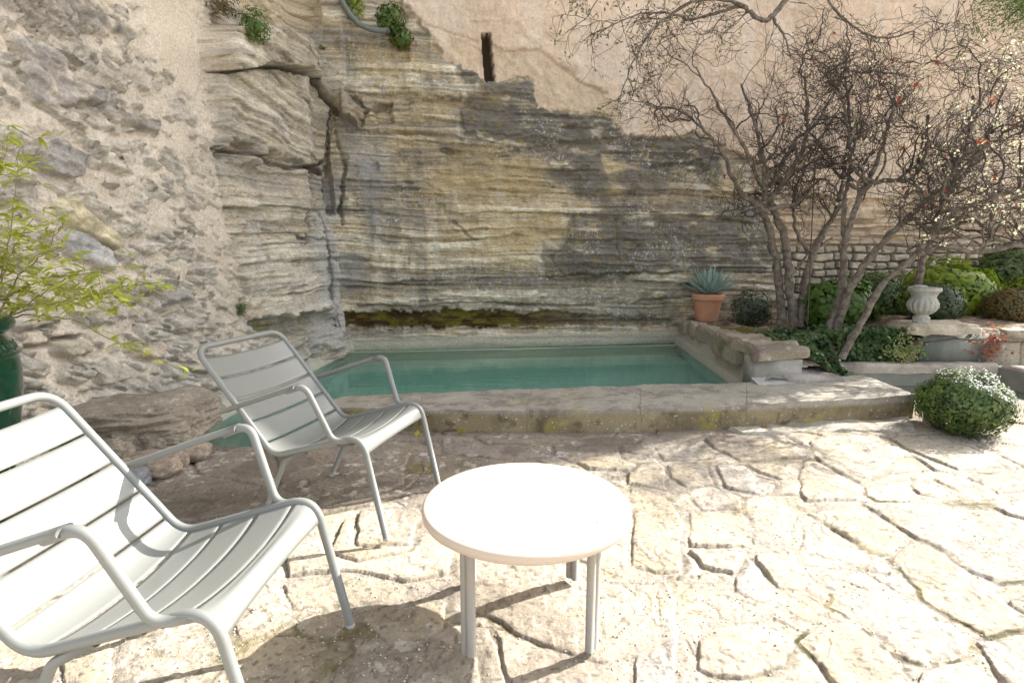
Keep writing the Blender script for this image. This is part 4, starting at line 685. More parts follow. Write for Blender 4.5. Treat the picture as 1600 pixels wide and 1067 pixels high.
# ------------------------------------------------------------------ armchairs
W0 = .31
def fillet(pts, rads, k=8):
    P = [Vector(p) for p in pts]; out = [P[0]]
    for i in range(1, len(P)-1):
        a, b, c = P[i-1], P[i], P[i+1]; u = (a-b).normalized(); v = (c-b).normalized(); an = u.angle(v); r = rads[i-1]; d = min(r/math.tan(an/2), (a-b).length*.48, (c-b).length*.48); s = b+u*d; e = b+v*d
        for j in range(k+1):
            t = j/k; out.append(s*(1-t)**2+b*2*t*(1-t)+e*t*t)
    out.append(P[-1]); return out
PR = dict(top=(-.539, .865), R=(-.117, .352), Q=(.372, .500), foot=(.478, 0), rear=(-.216, 0), af=(.128, .738), ab=(.245, .466), ak=(-.372, .565))
def make_chair():
    T = empty('armchair', (0, 0, 0)); r = .0155
    y = {k_: v_[0] for k_, v_ in PR.items()}; z = {k_: v_[1] for k_, v_ in PR.items()}
    # continuous side + top tube
    pts = [(W0, y['foot'], .012), (W0, y['Q'], z['Q']), (W0, y['R'], z['R']), (W0, y['top'], z['top']), (-W0, y['top'], z['top']), (-W0, y['R'], z['R']), (-W0, y['Q'], z['Q']), (-W0, y['foot'], .012)]
    path = fillet(pts, [.085, .10, .085, .085, .10, .085], 10); mb = MB(); mb.tube(path, r, 12); mb.build('frame', M_CHAIR, T)
    # slats along the profile
    prof = fillet([(0, *PR['foot']), (0, *PR['Q']), (0, *PR['R']), (0, *PR['top'])], [.085, .10], 14)[1:]
    ln = [0]; 
    for a, b in zip(prof[:-1], prof[1:]): ln.append(ln[-1]+(b-a).length)
    PA = np.array([(p.y, p.z) for p in prof]); ln = np.array(ln); tot = ln[-1]
    iR = np.argmin(np.hypot(PA[:, 0]-y['R'], PA[:, 1]-z['R'])); sR = ln[iR]
    edges = [.012]; 
    cuts = [sR+c for c in (-.43, -.29, -.155, -.03, .07, .20, .335, .47, .60)]
    lims = [0.0]+cuts; g = .0042; xs_ = np.linspace(-1, 1, 25)
    for a, b in zip(lims[:-1], lims[1:]):
        ss_ = np.linspace(a+(g if a > .01 else 0), b-g, 9); rows = []
        for s_ in ss_:
            yy = np.interp(s_, ln, PA[:, 0]); zz_ = np.interp(s_, ln, PA[:, 1]); d = .01; ty_ = np.interp(s_+d, ln, PA[:, 0])-np.interp(s_-d, ln, PA[:, 0]); tz_ = np.interp(s_+d, ln, PA[:, 1])-np.interp(s_-d, ln, PA[:, 1]); q = math.hypot(ty_, tz_)+1e-9
            n_ = np.array([0, tz_/q, -ty_/q]);   # points up/forward out of the seat
            if n_[2] < 0 and n_[1] < 0: n_ = -n_
            sag = -.034*(1-np.abs(xs_)**2.2)*(1 if s_ > .08 else .5); lip = 0
            rows.append([(W0*.985*x, yy+n_[1]*sg, zz_+n_[2]*sg) for x, sg in zip(xs_, sag)])
        up = np.array(rows); mid = up.copy(); 
        # thin sheet with thickness
        nrm = np.cross(np.gradient(up, axis=1), np.gradient(up, axis=0)); nrm /= np.linalg.norm(nrm, axis=2)[..., None]+1e-12
        th = .0035; top_ = up+nrm*th/2; bt = up-nrm*th/2
        ring = np.concatenate([top_, bt[::-1]], 0); mb = MB(); mb.grid(ring, cu=True); mb.build('slat', M_CHAIR, T)
    for s in (1, -1):
        wa_ = .372*s; aw = .325*s
        arm = fillet([(aw, y['ab'], z['ab']-.004), (aw*.99+.01*s, y['ab']-.005, z['ab']+.01), (wa_, y['af']+.01, z['af']-.01), (wa_, y['af']-.10, z['af']-.035)], [.03, .075], 10)
        # S-shaped rise: leave the seat rail forwards, climb, bend back
        arm = fillet([(W0*s, y['ab']+.085, z['ab']+.012), (aw, y['ab']-.015, z['ab']-.005), (wa_, y['af']+.0, z['af']+.0), (wa_, y['af']-.10, z['af']-.036)], [.10, .06], 12)
        mb = MB(); mb.tube(arm, .0148, 10); A_ = mb.build('arm_support', M_CHAIR, T)
        # flat armrest
        p0 = Vector((wa_, y['af']-.045, z['af']-.012)); p1 = Vector((wa_*.93, y['ak'], z['ak'])); rows = []
        for t in np.linspace(0, 1, 12):
            p = p0.lerp(p1, t); hw = .026*(1-.1*t); rows.append([(p.x+hw*c_, p.y, p.z+.011*s_+(.004 if s_ > 0 else 0)) for c_, s_ in [(math.cos(a), math.sin(a)) for a in np.linspace(0, 2*math.pi, 14, endpoint=False)]])
        mb = MB(); mb.grid(np.array(rows), cv=True); mb.f.append([tuple(range(13, -1, -1)), tuple(range(11*14, 12*14))]); mb.build('armrest', M_CHAIR, T)
        mb = MB(); mb.tube([p1+Vector((0, .03, .004)), Vector((W0*s, y['ak']+.075, z['ak']+.025))], .008, 8); mb.build('bracket', M_CHAIR, T)
        mb = MB(); mb.tube(fillet([(W0*s*.99, y['R']+.18, z['R']+.045), (W0*s, y['R']+.06, z['R']-.02), (W0*s, y['rear'], .012)], [.06]), .0145, 10); mb.build('rear_leg', M_CHAIR, T)
        for fy in ('foot', 'rear'):
            mb = MB(); mb.lathe([(0, 0), (.0150, 0), (.0168, .004), (.0168, .012), (.0150, .015)], 14, (W0*s, y[fy], 0)); mb.build('foot_cap', M_FOOT, T)
    mb = MB(); mb.tube([(-W0, y['Q']-.13, z['Q']-.052), (-W0*.6, y['Q']-.13, z['Q']-.098), (0, y['Q']-.13, z['Q']-.112), (W0*.6, y['Q']-.13, z['Q']-.098), (W0, y['Q']-.13, z['Q']-.052)], .008, 8); mb.build('cross_bar', M_CHAIR, T)
    return T
def copytree(o, parent=None):
    c = o.copy(); COL.objects.link(c); c.parent = parent
    for ch in o.children: copytree(ch, c)
    return c
ch1 = make_chair(); ch2 = copytree(ch1)
for o, (x, y, a), lab in [(ch1, (-1.081, 1.576, -.052), 'sage grey metal armchair with its back in full sun, cut off by the left edge'), (ch2, (-.966, 2.908, -.280), 'sage grey metal armchair with its back in shade, standing nearest the pool')]:
    o.location = (x, y, .022); o.rotation_euler = (0, 0, a-math.pi/2); tag(o, lab, 'armchair', 'metal armchairs facing the round table')

# ------------------------------------------------------------------ round table
TB = empty('round_table', (.052, 1.951, .02), 'round cream table with mottled top on four doubled grey metal legs', 'table', rz=.054); RT = .379; HT = .447
mb = MB(); mb.lathe([(0, HT), (RT*.3, HT), (RT*.7, HT), (RT-.022, HT), (RT-.02, HT)], 96); mb.build('table_top', M_TOP, TB)
mb = MB(); mb.lathe([(RT-.0215, HT-.001), (RT-.018, HT+.0015), (RT-.008, HT), (RT-.002, HT-.006), (RT, HT-.014), (RT-.002, HT-.030), (RT-.010, HT-.036), (RT-.03, HT-.036), (0, HT-.030)], 96); mb.build('rim', M_RIM, TB)
ls = .221
for i in range(4):
    a = i*math.pi/2; ca_, sa_ = math.cos(a), math.sin(a); rot = lambda p: (p[0]*ca_-p[1]*sa_, p[0]*sa_+p[1]*ca_, p[2])
    pts = fillet([(-ls+.019, -ls, .0), (-ls+.019, -ls, HT-.047), (ls-.019, -ls, HT-.047), (ls-.019, -ls, 0)], [.045, .045], 8)
    mb = MB(); mb.tube([rot(p) for p in pts], .0158, 12, flat=(1, 1)); mb.build('leg_frame', M_LEG, TB)

# ------------------------------------------------------------------ potted agave, urn, glazed pot
p = atz(1111, 503, .33); AG = empty('terracotta_pot', (p.x, p.y+.2, .325), 'plain terracotta pot at the far right corner of the pool', 'pot'); 
mb = MB(); H_ = .39; mb.lathe([(0, 0), (.148, 0), (.152, .01), (.20, .29), (.203, .295), (.222, .30), (.228, .315), (.228, .375), (.222, H_), (.205, H_), (.198, .375), (.195, .35), (0, .345)], 48); mb.build('pot_body', M_TERRA, AG)
mb = MB(); mb.lathe([(0, .352), (.1, .356), (.193, .350)], 20); mb.build('soil', M_SOIL, AG)
mb = MB(); r_ = np.random.RandomState(5)
def blade(mb, base_, yaw, elev, ln_, wd_, cup=.3):
    rows = []; k_ = 10
    for t in np.linspace(0, 1, k_):
        wv = wd_*(.62+1.1*t-1.1*t*t)*(1-t**3.2)+.001; e_ = elev+.25*t*(1 if elev < 1 else .3)-.0; d = ln_*t
        c = Vector((math.cos(yaw)*math.cos(e_)*d, math.sin(yaw)*math.cos(e_)*d, math.sin(e_)*d)); sd_ = Vector((-math.sin(yaw), math.cos(yaw), 0)); up_ = Vector((-math.cos(yaw)*math.sin(e_), -math.sin(yaw)*math.sin(e_), math.cos(e_)))
        rows.append([tuple(Vector(base_)+c+sd_*wv*a+up_*(wv*cup*abs(a)**1.5-(.012*(1-t) if under else 0))) for under in (0,) for a in (-1, -.6, -.2, .2, .6, 1)]+[tuple(Vector(base_)+c+sd_*wv*a+up_*(wv*cup*abs(a)**1.5-.014*(1-t)*(1-a*a)-.001)) for a in (.6, .2, -.2, -.6)])
    mb.grid(np.array(rows), cv=True)
for i in range(58):
    t = i/57; yaw = i*2.39996; el = R(86)-t**.75*R(82); blade(mb, (0, 0, 0), yaw, el, .34+.13*min(1, t*1.6)+.03*r_.randn(), .038+.012*t)
AV = mb.build('agave', M_AGAVE); AV.location = (p.x, p.y+.2, .325+.385); tag(AV, 'blue-green agave rosette growing in the terracotta pot', 'agave')
UR = empty('stone_urn', (*aty(1439, 500, 5.86).xy, .60), 'weathered grey fluted stone urn on the capping stone above the slate panel', 'urn')
mb = MB(); pf = [(0, 0), (.098, 0), (.10, .02), (.092, .03), (.098, .045), (.094, .06), (.075, .075), (.078, .085), (.11, .10), (.150, .13), (.172, .17), (.172, .205), (.150, .245), (.135, .262), (.138, .275), (.150, .30), (.165, .32), (.185, .33), (.190, .345), (.182, .365), (.165, .37), (.150, .36), (.135, .32), (.12, .25), (0, .2)]
k_ = []; 
for a, b in zip(pf[:-1], pf[1:]):
    for t in (0, .5): k_.append((a[0]*(1-t)+b[0]*t, a[1]*(1-t)+b[1]*t))
k_.append(pf[-1]); k_ = [(a*.80, b) for a, b in k_]
def flute(A, i, z): 
    g_ = max(0, 1-abs(z-.175)/.085)**.6 if i < 30 else 0
    return 1+.055*g_*(np.abs(np.cos(A*8))*2-1.2)
mb.lathe(k_, 128, fn=flute); mb.build('urn_body', M_URN, UR)
q = rock('broken_rim', (-.06, -.02, .375), (.13, .10, .035), 77, M_URN, .3, amp=.1, n=10); q.data.materials[0] = M_URN; q.parent = UR
GP = empty('glazed_jar', (-2.72, 2.62, 0), 'tall dark green glazed garden jar at the left edge', 'jar')
mb = MB(); hh = 1.055
pf = [(0, 0), (.15, 0), (.17, .02), (.20, .15), (.262, .45), (.300, .68), (.308, .78), (.300, .86), (.315, .865), (.318, .875), (.300, .885), (.285, .92), (.262, .955), (.258, .965), (.285, .975), (.302, .99), (.308, 1.015), (.300, 1.04), (.280, hh), (.25, 1.05), (.235, 1.0), (.23, .9), (0, .88)]
k_ = []
for a, b in zip(pf[:-1], pf[1:]):
    for t in (0, .25, .5, .75): k_.append((a[0]*(1-t)+b[0]*t, a[1]*(1-t)+b[1]*t))
k_.append(pf[-1]); mb.lathe(k_, 96); mb.build('jar_body', M_GREEN, GP)
mb = MB()
for i in range(26):     # raised moulded garland under the neck
    a = i*2*math.pi/26; A_ = np.linspace(0, 2*math.pi, 12); rr_ = .022
    ring = [((.296+.002)*math.cos(a+rr_*math.cos(b)/.3), (.296+.002)*math.sin(a+rr_*math.cos(b)/.3), .905+rr_*math.sin(b)*.9) for b in A_]; ring = [(x*(1-.12*max(0, (z-.885)/.04)*.5), y*(1-.12*max(0, (z-.885)/.04)*.5), z) for x, y, z in ring]; mb.tube(ring, .0055, 6)
mb.build('moulded_garland', M_GREEN, GP)

# ------------------------------------------------------------------ plants
def lance(mb, p, d, ln_, wd_, droop=.3, r=None):
    d = Vector(d).normalized(); s = d.cross(Vector((0, 0, 1))); s = s.normalized() if s.length > .05 else Vector((1, 0, 0)); s = (s+Vector((0, 0, random.uniform(-.5, .5)))).normalized(); dn = Vector((0, 0, -1)); p = Vector(p)
    v = [p, p+d*ln_*.35+s*wd_, p+d*ln_*.35-s*wd_, p+d*ln_*.7+s*wd_*.7+dn*droop*ln_*.25, p+d*ln_*.7-s*wd_*.7+dn*droop*ln_*.25, p+d*ln_+dn*droop*ln_*.5]
    mb.add([tuple(q) for q in v], [(0, 1, 2), (1, 3, 4, 2), (3, 5, 4)])
# bamboo behind the jar
BM = empty('bamboo', (-2.7, 3.0, .9), 'yellow-green leafy bamboo growing from the green glazed jar', 'plant')
stem = MB(); lf = MB(); lf2 = MB()
canes = [[(-10, 500, 3.0), (0, 440, 2.95), (20, 340, 2.8), (28, 235, 2.7)], [(-5, 500, 3.0), (60, 480, 2.9), (150, 460, 2.75), (225, 455, 2.6)], [(-5, 505, 3.0), (40, 490, 2.9), (120, 500, 2.75), (190, 540, 2.6), (290, 578, 2.5)], [(-12, 500, 3.0), (-10, 400, 2.8), (-8, 290, 2.6), (10, 230, 2.5)], [(-5, 500, 3.0), (30, 430, 2.85), (70, 395, 2.75), (100, 345, 2.7)], [(-10, 500, 3.0), (-25, 380, 2.7), (-40, 280, 2.5)], [(-5, 505, 3.0), (50, 470, 2.8), (110, 430, 2.7), (165, 425, 2.6)], [(150, 460, 2.75), (200, 445, 2.7), (262, 440, 2.65)], [(0, 470, 2.9), (60, 440, 2.7), (120, 455, 2.6), (180, 480, 2.55)], [(-10, 480, 2.9), (15, 400, 2.7), (50, 340, 2.6)]]
for ci, cn in enumerate(canes):
    P = [aty(*q) for q in cn]; F = []
    for i in range(len(P)-1):
        for t in np.linspace(0, 1, 9)[:-1]: F.append(P[i].lerp(P[i+1], t))
    F.append(P[-1]); F = [f+Vector((random.uniform(-1, 1), random.uniform(-1, 1), random.uniform(-1, 1)))*.006 for f in F]; stem.tube(F, np.linspace(.0045, .0014, len(F)), 5)
    sparse = ci in (2, 7)
    for i, f in enumerate(F):
        if i < 5: continue
        for k_ in range(1 if sparse else 2):
            if sparse and random.random() < .45: continue
            tw = f+Vector((random.gauss(0, .05), random.gauss(0, .06), random.gauss(0, .045)))*(.3 if sparse else 1); stem.tube([f, (f+tw)/2+Vector((0, 0, .004)), tw], .0009, 3, cap=False)
            a0 = random.uniform(0, 6.28)
            for j in range(random.randint(3, 6)):
                a = a0+random.uniform(-1.5, 1.5); lance(lf if random.random() < .6 else lf2, tw, (math.cos(a), math.sin(a)*.7, random.uniform(-.3, .7)), random.uniform(.05, .10), random.uniform(.006, .0105), .5)
for m_, nm in ((stem, 'cane'),): o = m_.build(nm, mat('bamboo_cane', (.22, .20, .08), .6)); par(o, BM)
o = lf.build('foliage', M_BAMB, smooth=False); par(o, BM); o = lf2.build('foliage', mat('bamboo_leaf_bright', (.42, .48, .07), .5, nscale=5, namp=.25, trans=.5), smooth=False); par(o, BM)
def bush(name, c, r, leafn, leafs, m, label, cat='bush', seed=1, asp=.5, lump=.22, group=None, flowers=None, dome=False, density=.35):
    density = max(density, .42); leafs = leafs*1.12; rs = np.random.RandomState(seed); n_ = int(leafn*.62); d = rs.normal(size=(n_, 3)); d /= np.linalg.norm(d, axis=1)[:, None]
    if dome: d[:, 2] = np.abs(d[:, 2])*1.0-.15
    rad = 1-np.abs(rs.normal(size=n_))*density*.6; rad = np.clip(rad, .25, 1.05)
    lump_ = 1+lump*fbm3(d[:, 0]*2.2+seed, d[:, 1]*2.2, d[:, 2]*2.2, seed, 3)*1.8+.10*noise3(d[:, 0]*9, d[:, 1]*9, d[:, 2]*9+seed, seed+4)
    P = d*(rad*lump_)[:, None]*np.array(r); mb = leafcloud(P, d, leafs, asp, 1.7, seed=seed); E = empty(name, c, label, cat, group); o = mb.build('foliage', m, E, smooth=False)
    st_ = MB()
    for i in range(14):
        a = rs.rand()*6.28; st_.tube([(0, 0, -r[2]*.95), (r[0]*.3*math.cos(a), r[1]*.3*math.sin(a), -r[2]*.2), (r[0]*.75*math.cos(a), r[1]*.75*math.sin(a), r[2]*rs.uniform(-.2, .6))], [.012, .008, .003], 5)
    st_.build('stem', M_TWIG, E)
    if flowers:
        sel = (rad > .9) & (d@np.array([.4, -.1, .9]) > .55); Pf = P[sel]*1.03; k2 = rs.rand(len(Pf)) < flowers
        if k2.any(): leafcloud(Pf[k2], d[sel][k2], leafs*.5, .8, 1.2, seed=seed+2).build('blossom', M_WHT, E, smooth=False)
    return E
bush('clipped_bush', (3.385, 4.12, .225), (.335, .33, .235), 17000, .028, M_BOX, 'round clipped bush with whitish flowering top, on the paving beyond the kerb end', seed=3, lump=.16, flowers=.6, density=.25)
bush('green_bush', (4.05, 7.0, .62), (.50, .42, .36), 5500, .085, M_MID, 'loose mid green bush behind the bare tree trunks', seed=4, lump=.3)
bush('yellow_bush', (5.62, 7.35, .72), (.68, .5, .48), 9000, .07, M_YEL, 'large yellow-green bush behind the stone urn', seed=5, lump=.25)
bush('dark_bush', (4.83, 6.45, .72), (.30, .28, .27), 8000, .032, M_DARK, 'small dark green clipped ball just right of the stone urn', seed=6, lump=.08, density=.25)
bush('bronze_bush', (5.78, 6.55, .68), (.30, .28, .24), 7000, .034, M_BROWN, 'small bronze-green clipped ball at the right edge', seed=7, lump=.08, density=.25)
bush('laurel_bush', (7.0, 7.9, .95), (.75, .5, .50), 12000, .06, M_BOX, 'glossy dark green bush at the far right against the stone wall', seed=8, lump=.25)
bush('golden_bush', (6.7, 7.25, .70), (.42, .4, .38), 8000, .045, M_YEL, 'small golden bush at the right edge below the glossy dark bush', seed=9, lump=.25)
bush('dark_shrub', (4.75, 7.4, .68), (.42, .35, .42), 8000, .04, M_BOX, 'dark green shrub behind and left of the stone urn', seed=12, lump=.3)
bush('grey_green_shrub', (3.28, 7.75, .50), (.30, .2, .28), 2200, .06, M_DARK, 'low grey-green shrub between the agave pot and the tree', seed=10, lump=.25, asp=.25)
bush('low_hedge', (5.75, 5.45, .10), (.42, .3, .13), 6000, .025, M_MID, 'low green plant beside the right rim of the basin', seed=13, lump=.2)
def tuft(px, py, size, n_, m, label, seed, ls_=.05, spread=(1, .5, 1), lift=.05, down=0, second=None):
    c = surf(px, py, lift); rs = np.random.RandomState(seed); d = rs.normal(size=(n_, 3)); d /= np.linalg.norm(d, axis=1)[:, None]; P = d*(rs.rand(n_)**.4)[:, None]*np.array(spread)*size; P[:, 2] -= down*size*rs.rand(n_)
    E = empty('wall_plant', c, label, 'plant', 'small plants growing from the rock'); leafcloud(P, d, ls_, .35, 1.2, seed=seed).build('foliage', m, E, smooth=False)
    mb = MB()
    for i in range(10): q = P[rs.randint(n_)]; mb.tube([(0, .05, 0), tuple(q*.5+np.array([0, 0, .01])), tuple(q)], .003, 4)
    mb.build('stem', M_TWIG, E)
    if second: leafcloud(P[:n_//4]*.9+np.array([.02, 0, -.03]), d[:n_//4], ls_*1.1, .35, 1.2, seed=seed+9).build('withered_foliage', second, E, smooth=False)
tuft(328, 45, .17, 700, M_MID, 'leafy green tuft on the rock shoulder above the left wall', 21, .04, (1, .6, 1.1), .08)
tuft(318, 8, .2, 500, M_BROWN, 'brownish trailing plant at the top of the left wall', 22, .035, (1.3, .5, .8), .08)
tuft(612, 35, .2, 420, M_MID, 'green rosette plant beside the hose end, high on the rock', 23, .075, (1, .6, 1.0), .12, second=M_LITTER)
tuft(628, 66, .16, 300, M_MID, 'lower rosette plant with rusty leaves beneath the hose end', 24, .075, (1, .6, 1.0), .12, second=M_LITTER)
tuft(556, 15, .15, 300, M_YEL, 'bright green plant inside the bend of the hose', 25, .05, (1, .5, 1.6), .10)
tuft(515, 176, .08, 220, M_BROWN, 'small plant hanging in the crevice under the rock slab', 26, .03, (.7, .6, 2.2), .10)
tuft(370, 482, .07, 240, M_BOX, 'small dark fern at the lower edge of the left wall', 27, .025, (.7, .6, 1.4), .05)
tuft(450, 82, .06, 90, M_BOX, 'tiny weed on the edge of the upper rock slab', 28, .025, (1.2, .6, .6), .10)
tuft(532, 322, .06, 120, M_BOX, 'tiny dark weed in the vertical crack of the rock', 29, .025, (.6, .6, 1.4), .05)
# ivy ground cover
pts = []; nr_ = []
ivy_reg = [[(1188, 512), (1230, 500), (1330, 515), (1420, 500), (1440, 520), (1435, 560), (1350, 575), (1250, 570), (1200, 540)]]
rs = np.random.RandomState(31)
while len(pts) < 5200:
    x = rs.uniform(2.72, 4.15); y = rs.uniform(5.12, 6.35); g = bedz(np.array(x), np.array(y)); hgt = g+.02+.10*rs.rand()**1.5+.05*noise2(np.array(x*5), np.array(y*5), 5)
    if y < 5.74 and x > 3.22: continue
    u_, v_ = proj(x, y, hgt); 
    if fbm(np.array(x*4), np.array(y*4), 7, 3) < -.30 and y > 5.6: continue
    if y > 6.0 and rs.rand() < .6: continue
    pts.append((x, y, float(hgt))); nr_.append((0, -.5, 1))
for i in range(900):   # trailing over the fountain wall
    x = rs.uniform(3.35, 4.12); z_ = rs.uniform(.22, .55); pts.append((x, 5.80-.05*rs.rand(), z_)); nr_.append((0, -1, .3))
tag(leafcloud(pts, nr_, .052, .85, .9, seed=31).build('ivy', M_IVY, smooth=False), kind='stuff', label='dark ivy spreading under the bare trees', cat='ivy')
# red leaved creeper on the slate panel
pp = [tuple(aty(1548+rs.normal()*14, 540+rs.normal()*14, 5.74)) for _ in range(160)]
E = empty('creeper', aty(1548, 545, 5.76), 'reddish creeper hanging at the right end of the slate panel', 'plant'); o = leafcloud(pp, [(0, -1, .3)]*160, .035, .7, 1, seed=33).build('foliage', mat('rust_leaf', (.30, .10, .05), .6, trans=.3, nscale=9, namp=.4), smooth=False); par(o, E)
pp = [tuple(aty(1412+rs.normal()*16, 548+rs.normal()*12, 5.70)) for _ in range(300)]
E = empty('euonymus', aty(1412, 560, 5.74), 'pale variegated plant left of the slate panel', 'plant'); o = leafcloud(pp, [(0, -1, .6)]*300, .04, .5, 1, seed=34).build('foliage', mat('variegated_leaf', (.34, .33, .12), .5, trans=.3, nscale=9, namp=.4, col2=(.12, .2, .05)), smooth=False); par(o, E)
# fallen leaves
lv = [(722, 676, 'yellow fallen leaf at the foot of the kerb', M_LITY), (655, 679, 'small yellowish leaf left of the other, near the kerb foot', M_LITY), (905, 676, 'curled brown leaf against the kerb foot, right of the yellow one', M_LITTER), (1195, 668, 'brown leaf heap under the kerb, farthest right', M_LITTER), (1225, 662, 'rust leaf beside the kerb foot toward the bush', M_LITTER), (1027, 674, 'brown leaf midway along the kerb foot', M_LITTER), (533, 745, 'dry brown leaf by the far rear leg of the shaded chair', M_LITTER)]
for i, (x, y, lab, m_) in enumerate(lv):
    p = atz(x, y, .03); rs2 = np.random.RandomState(i); mb = leafcloud([(0, 0, 0), (.02, .01, .004), (-.015, .01, .006)], [(0, 0, 1)]*3, .06, .55, .8, seed=i+50); o = mb.build('fallen_leaf', m_, smooth=False); o.location = p; tag(o, lab, 'leaf', 'fallen leaves along the kerb')

# ------------------------------------------------------------------ bare trees
def jit(a): return Vector((random.gauss(0, a), random.gauss(0, a), random.gauss(0, a)))
class Tree:
    def __init__(s): s.limb = MB(); s.tw = MB(); s.tips = []; s.nodes = []; s.knob = 0
    def limbpx(s, pts, r0, r1):
        P = [aty(*p) for p in pts]; F = []
        for i in range(len(P)-1):
            a = P[max(i-1, 0)]; b = P[i]; c = P[i+1]; d = P[min(i+2, len(P)-1)]
            for t in np.linspace(0, 1, 7)[:-1]:
                F.append(.5*((2*b)+(c-a)*t+(2*a-5*b+4*c-d)*t*t+(3*b-a-3*c+d)*t**3)+jit(.0065))
        F.append(P[-1]); k = len(F); rr = np.linspace(r0, r1, k)*(1+.07*np.array([random.gauss(0, 1) for _ in range(k)])+.5*np.array([random.random() < .10 for _ in range(k)])*np.linspace(0, 1, k)); rr = np.clip(rr, r1*.6, r0*1.6)
        s.limb.tube(F, rr, 10)
        for i in range(k): s.nodes.append((F[i], (F[min(i+1, k-1)]-F[max(i-1, 0)]).normalized(), float(rr[i]), i/k))
    def grow(s, p, d, ln_, r, lev, up=.12, bound=None):
        n_ = max(3, int(ln_/.045)); pts = [p]; d = d.normalized(); q = p
        for i in range(n_):
            d = (d+jit(.33 if lev < 2 else .26)+Vector((0, 0, up*.35))).normalized()
            if bound: 
                c, rad = bound; e = Vector(((q.x-c[0])/rad[0], (q.y-c[1])/rad[1], (q.z-c[2])/rad[2]))
                if e.length > 1: d = (d-e*.35).normalized()
            q = q+d*ln_/n_; pts.append(q)
        rr = np.linspace(r, max(r*.42, .0020), len(pts)); mb_ = s.limb if r > .012 else s.tw; mb_.tube(pts, rr, 6 if r > .008 else 3, cap=False)
        if lev >= 3: s.tips.append((pts[-1], d)); return
        nc = [4, 4, 3][lev] if lev < 3 else 0
        for j in range(nc+random.randint(0, 1)):
            i = random.randint(max(1, len(pts)//4), len(pts)-1); dd = (d+jit(.62)).normalized(); s.grow(pts[i], dd, ln_*random.uniform(.45, .75), max(rr[i]*.66, .0027), lev+1, up, bound)
        s.tips.append((pts[-1], d))
def finish(T, base_, label, name, leafm=None, buds=0, dead=0, bound=None, seed=0):
    E = empty(name, base_, label, 'tree', 'gnarled bare fruit trees beside the pool')
    o = T.limb.build('trunk', M_BARK); par(o, E); o = T.tw.build('crown', M_TWIGR); par(o, E)
    rs = np.random.RandomState(seed)
    if buds:
        P = []; N = []
        for p, d in T.tips:
            if buds(p)*.7 > rs.rand():
                for k in range(rs.randint(2, 7)): P.append(tuple(p+Vector(rs.normal(size=3))*.013)); N.append(tuple(d))
        if P: o = leafcloud(P, N, .022, .75, 1.2, seed=seed).build('blossom', M_BUD, smooth=False); par(o, E)
    if dead:
        P = []; N = []
        for p, d in T.tips:
            if rs.rand() < dead:
                for k in range(rs.randint(1, 3)): P.append(tuple(p+Vector(rs.normal(size=3))*.012)); N.append(tuple(d))
        if P: o = leafcloud(P, N, .045, .6, 1.2, seed=seed+1).build('dead_leaves', M_DEAD, smooth=False); par(o, E)
    return E
def canopy(T, bound, n_, len0, fmin=.45, r=.013):
    """start twigs from the upper parts of the limbs"""
    nd = [q for q in T.nodes if q[3] > fmin]
    for _ in range(n_//7):
        p, d, rr, f = random.choice([q for q in nd if q[3] > .6]); out = (p-Vector(bound[0])); out.z = abs(out.z)+.2; T.grow(p, (d*.4+out.normalized()*.8+jit(.5)), random.uniform(.7, 1.15), min(.019, rr*.8), 0, .12, bound)
    for _ in range(n_//2):
        p, d, rr, f = random.choice(nd); c = Vector(bound[0]); out = (p-c); out.z = abs(out.z)*.5+.45; out = out.normalized() if out.length > .01 else Vector((0, 0, 1))
        dd = (d*.5+out*.7+jit(.6)).normalized(); T.grow(p, dd, len0*random.uniform(.55, 1.1), min(r, rr*.55), 1, .14, bound)
random.seed(5)
T = Tree()
T.limbpx([(1222, 512, 6.95), (1218, 447, 6.95), (1209, 393, 6.95), (1200, 350, 6.9), (1187, 328, 6.85), (1196, 300, 6.85), (1192, 250, 6.8), (1180, 197, 6.8), (1158, 131, 6.8)], .058, .012)
T.limbpx([(1241, 512, 6.9), (1234, 447, 6.9), (1227, 376, 6.9), (1212, 335, 6.9), (1205, 310, 6.85), (1228, 280, 6.8), (1250, 245, 6.7), (1262, 190, 6.6), (1258, 120, 6.6)], .056, .012)
T.limbpx([(1250, 510, 6.95), (1256, 447, 7.0), (1272, 393, 7.05), (1288, 360, 7.1), (1307, 328, 7.1), (1320, 262, 7.1), (1329, 197, 7.1), (1320, 120, 7.1)], .052, .011)
T.limbpx([(1270, 395, 7.05), (1248, 372, 7.0), (1240, 330, 7.0), (1246, 290, 6.9), (1268, 240, 6.8)], .026, .010)
T.limbpx([(1190, 325, 6.85), (1162, 306, 6.8), (1145, 280, 6.7), (1132, 245, 6.6), (1108, 212, 6.5), (1066, 175, 6.4), (1010, 165, 6.3)], .036, .007)
T.limbpx([(1196, 300, 6.85), (1180, 270, 6.6), (1160, 225, 6.4), (1120, 160, 6.2), (1090, 110, 6.1)], .030, .007)
T.limbpx([(1200, 300, 6.85), (1240, 225, 7.0), (1276, 192, 7.0), (1310, 130, 7.0), (1330, 70, 7.0)], .028, .007)
T.limbpx([(1232, 440, 6.9), (1262, 400, 7.2), (1300, 372, 7.3)], .018, .008)
T.limbpx([(1180, 330, 6.85), (1215, 325, 6.8), (1246, 318, 6.8)], .034, .02)
bA = ((2.80, 6.55, 2.75), (1.65, 1.0, 1.25)); canopy(T, bA, 104, .66, .40)
random.seed(6)
finish(T, (3.5, 6.95, .33), 'bare many-stemmed gnarled tree nearest the agave pot', 'gnarled_tree', buds=lambda p: .03+.25*float(ss(3.6, 4.4, p.x)), dead=.010, seed=41)
T = Tree()
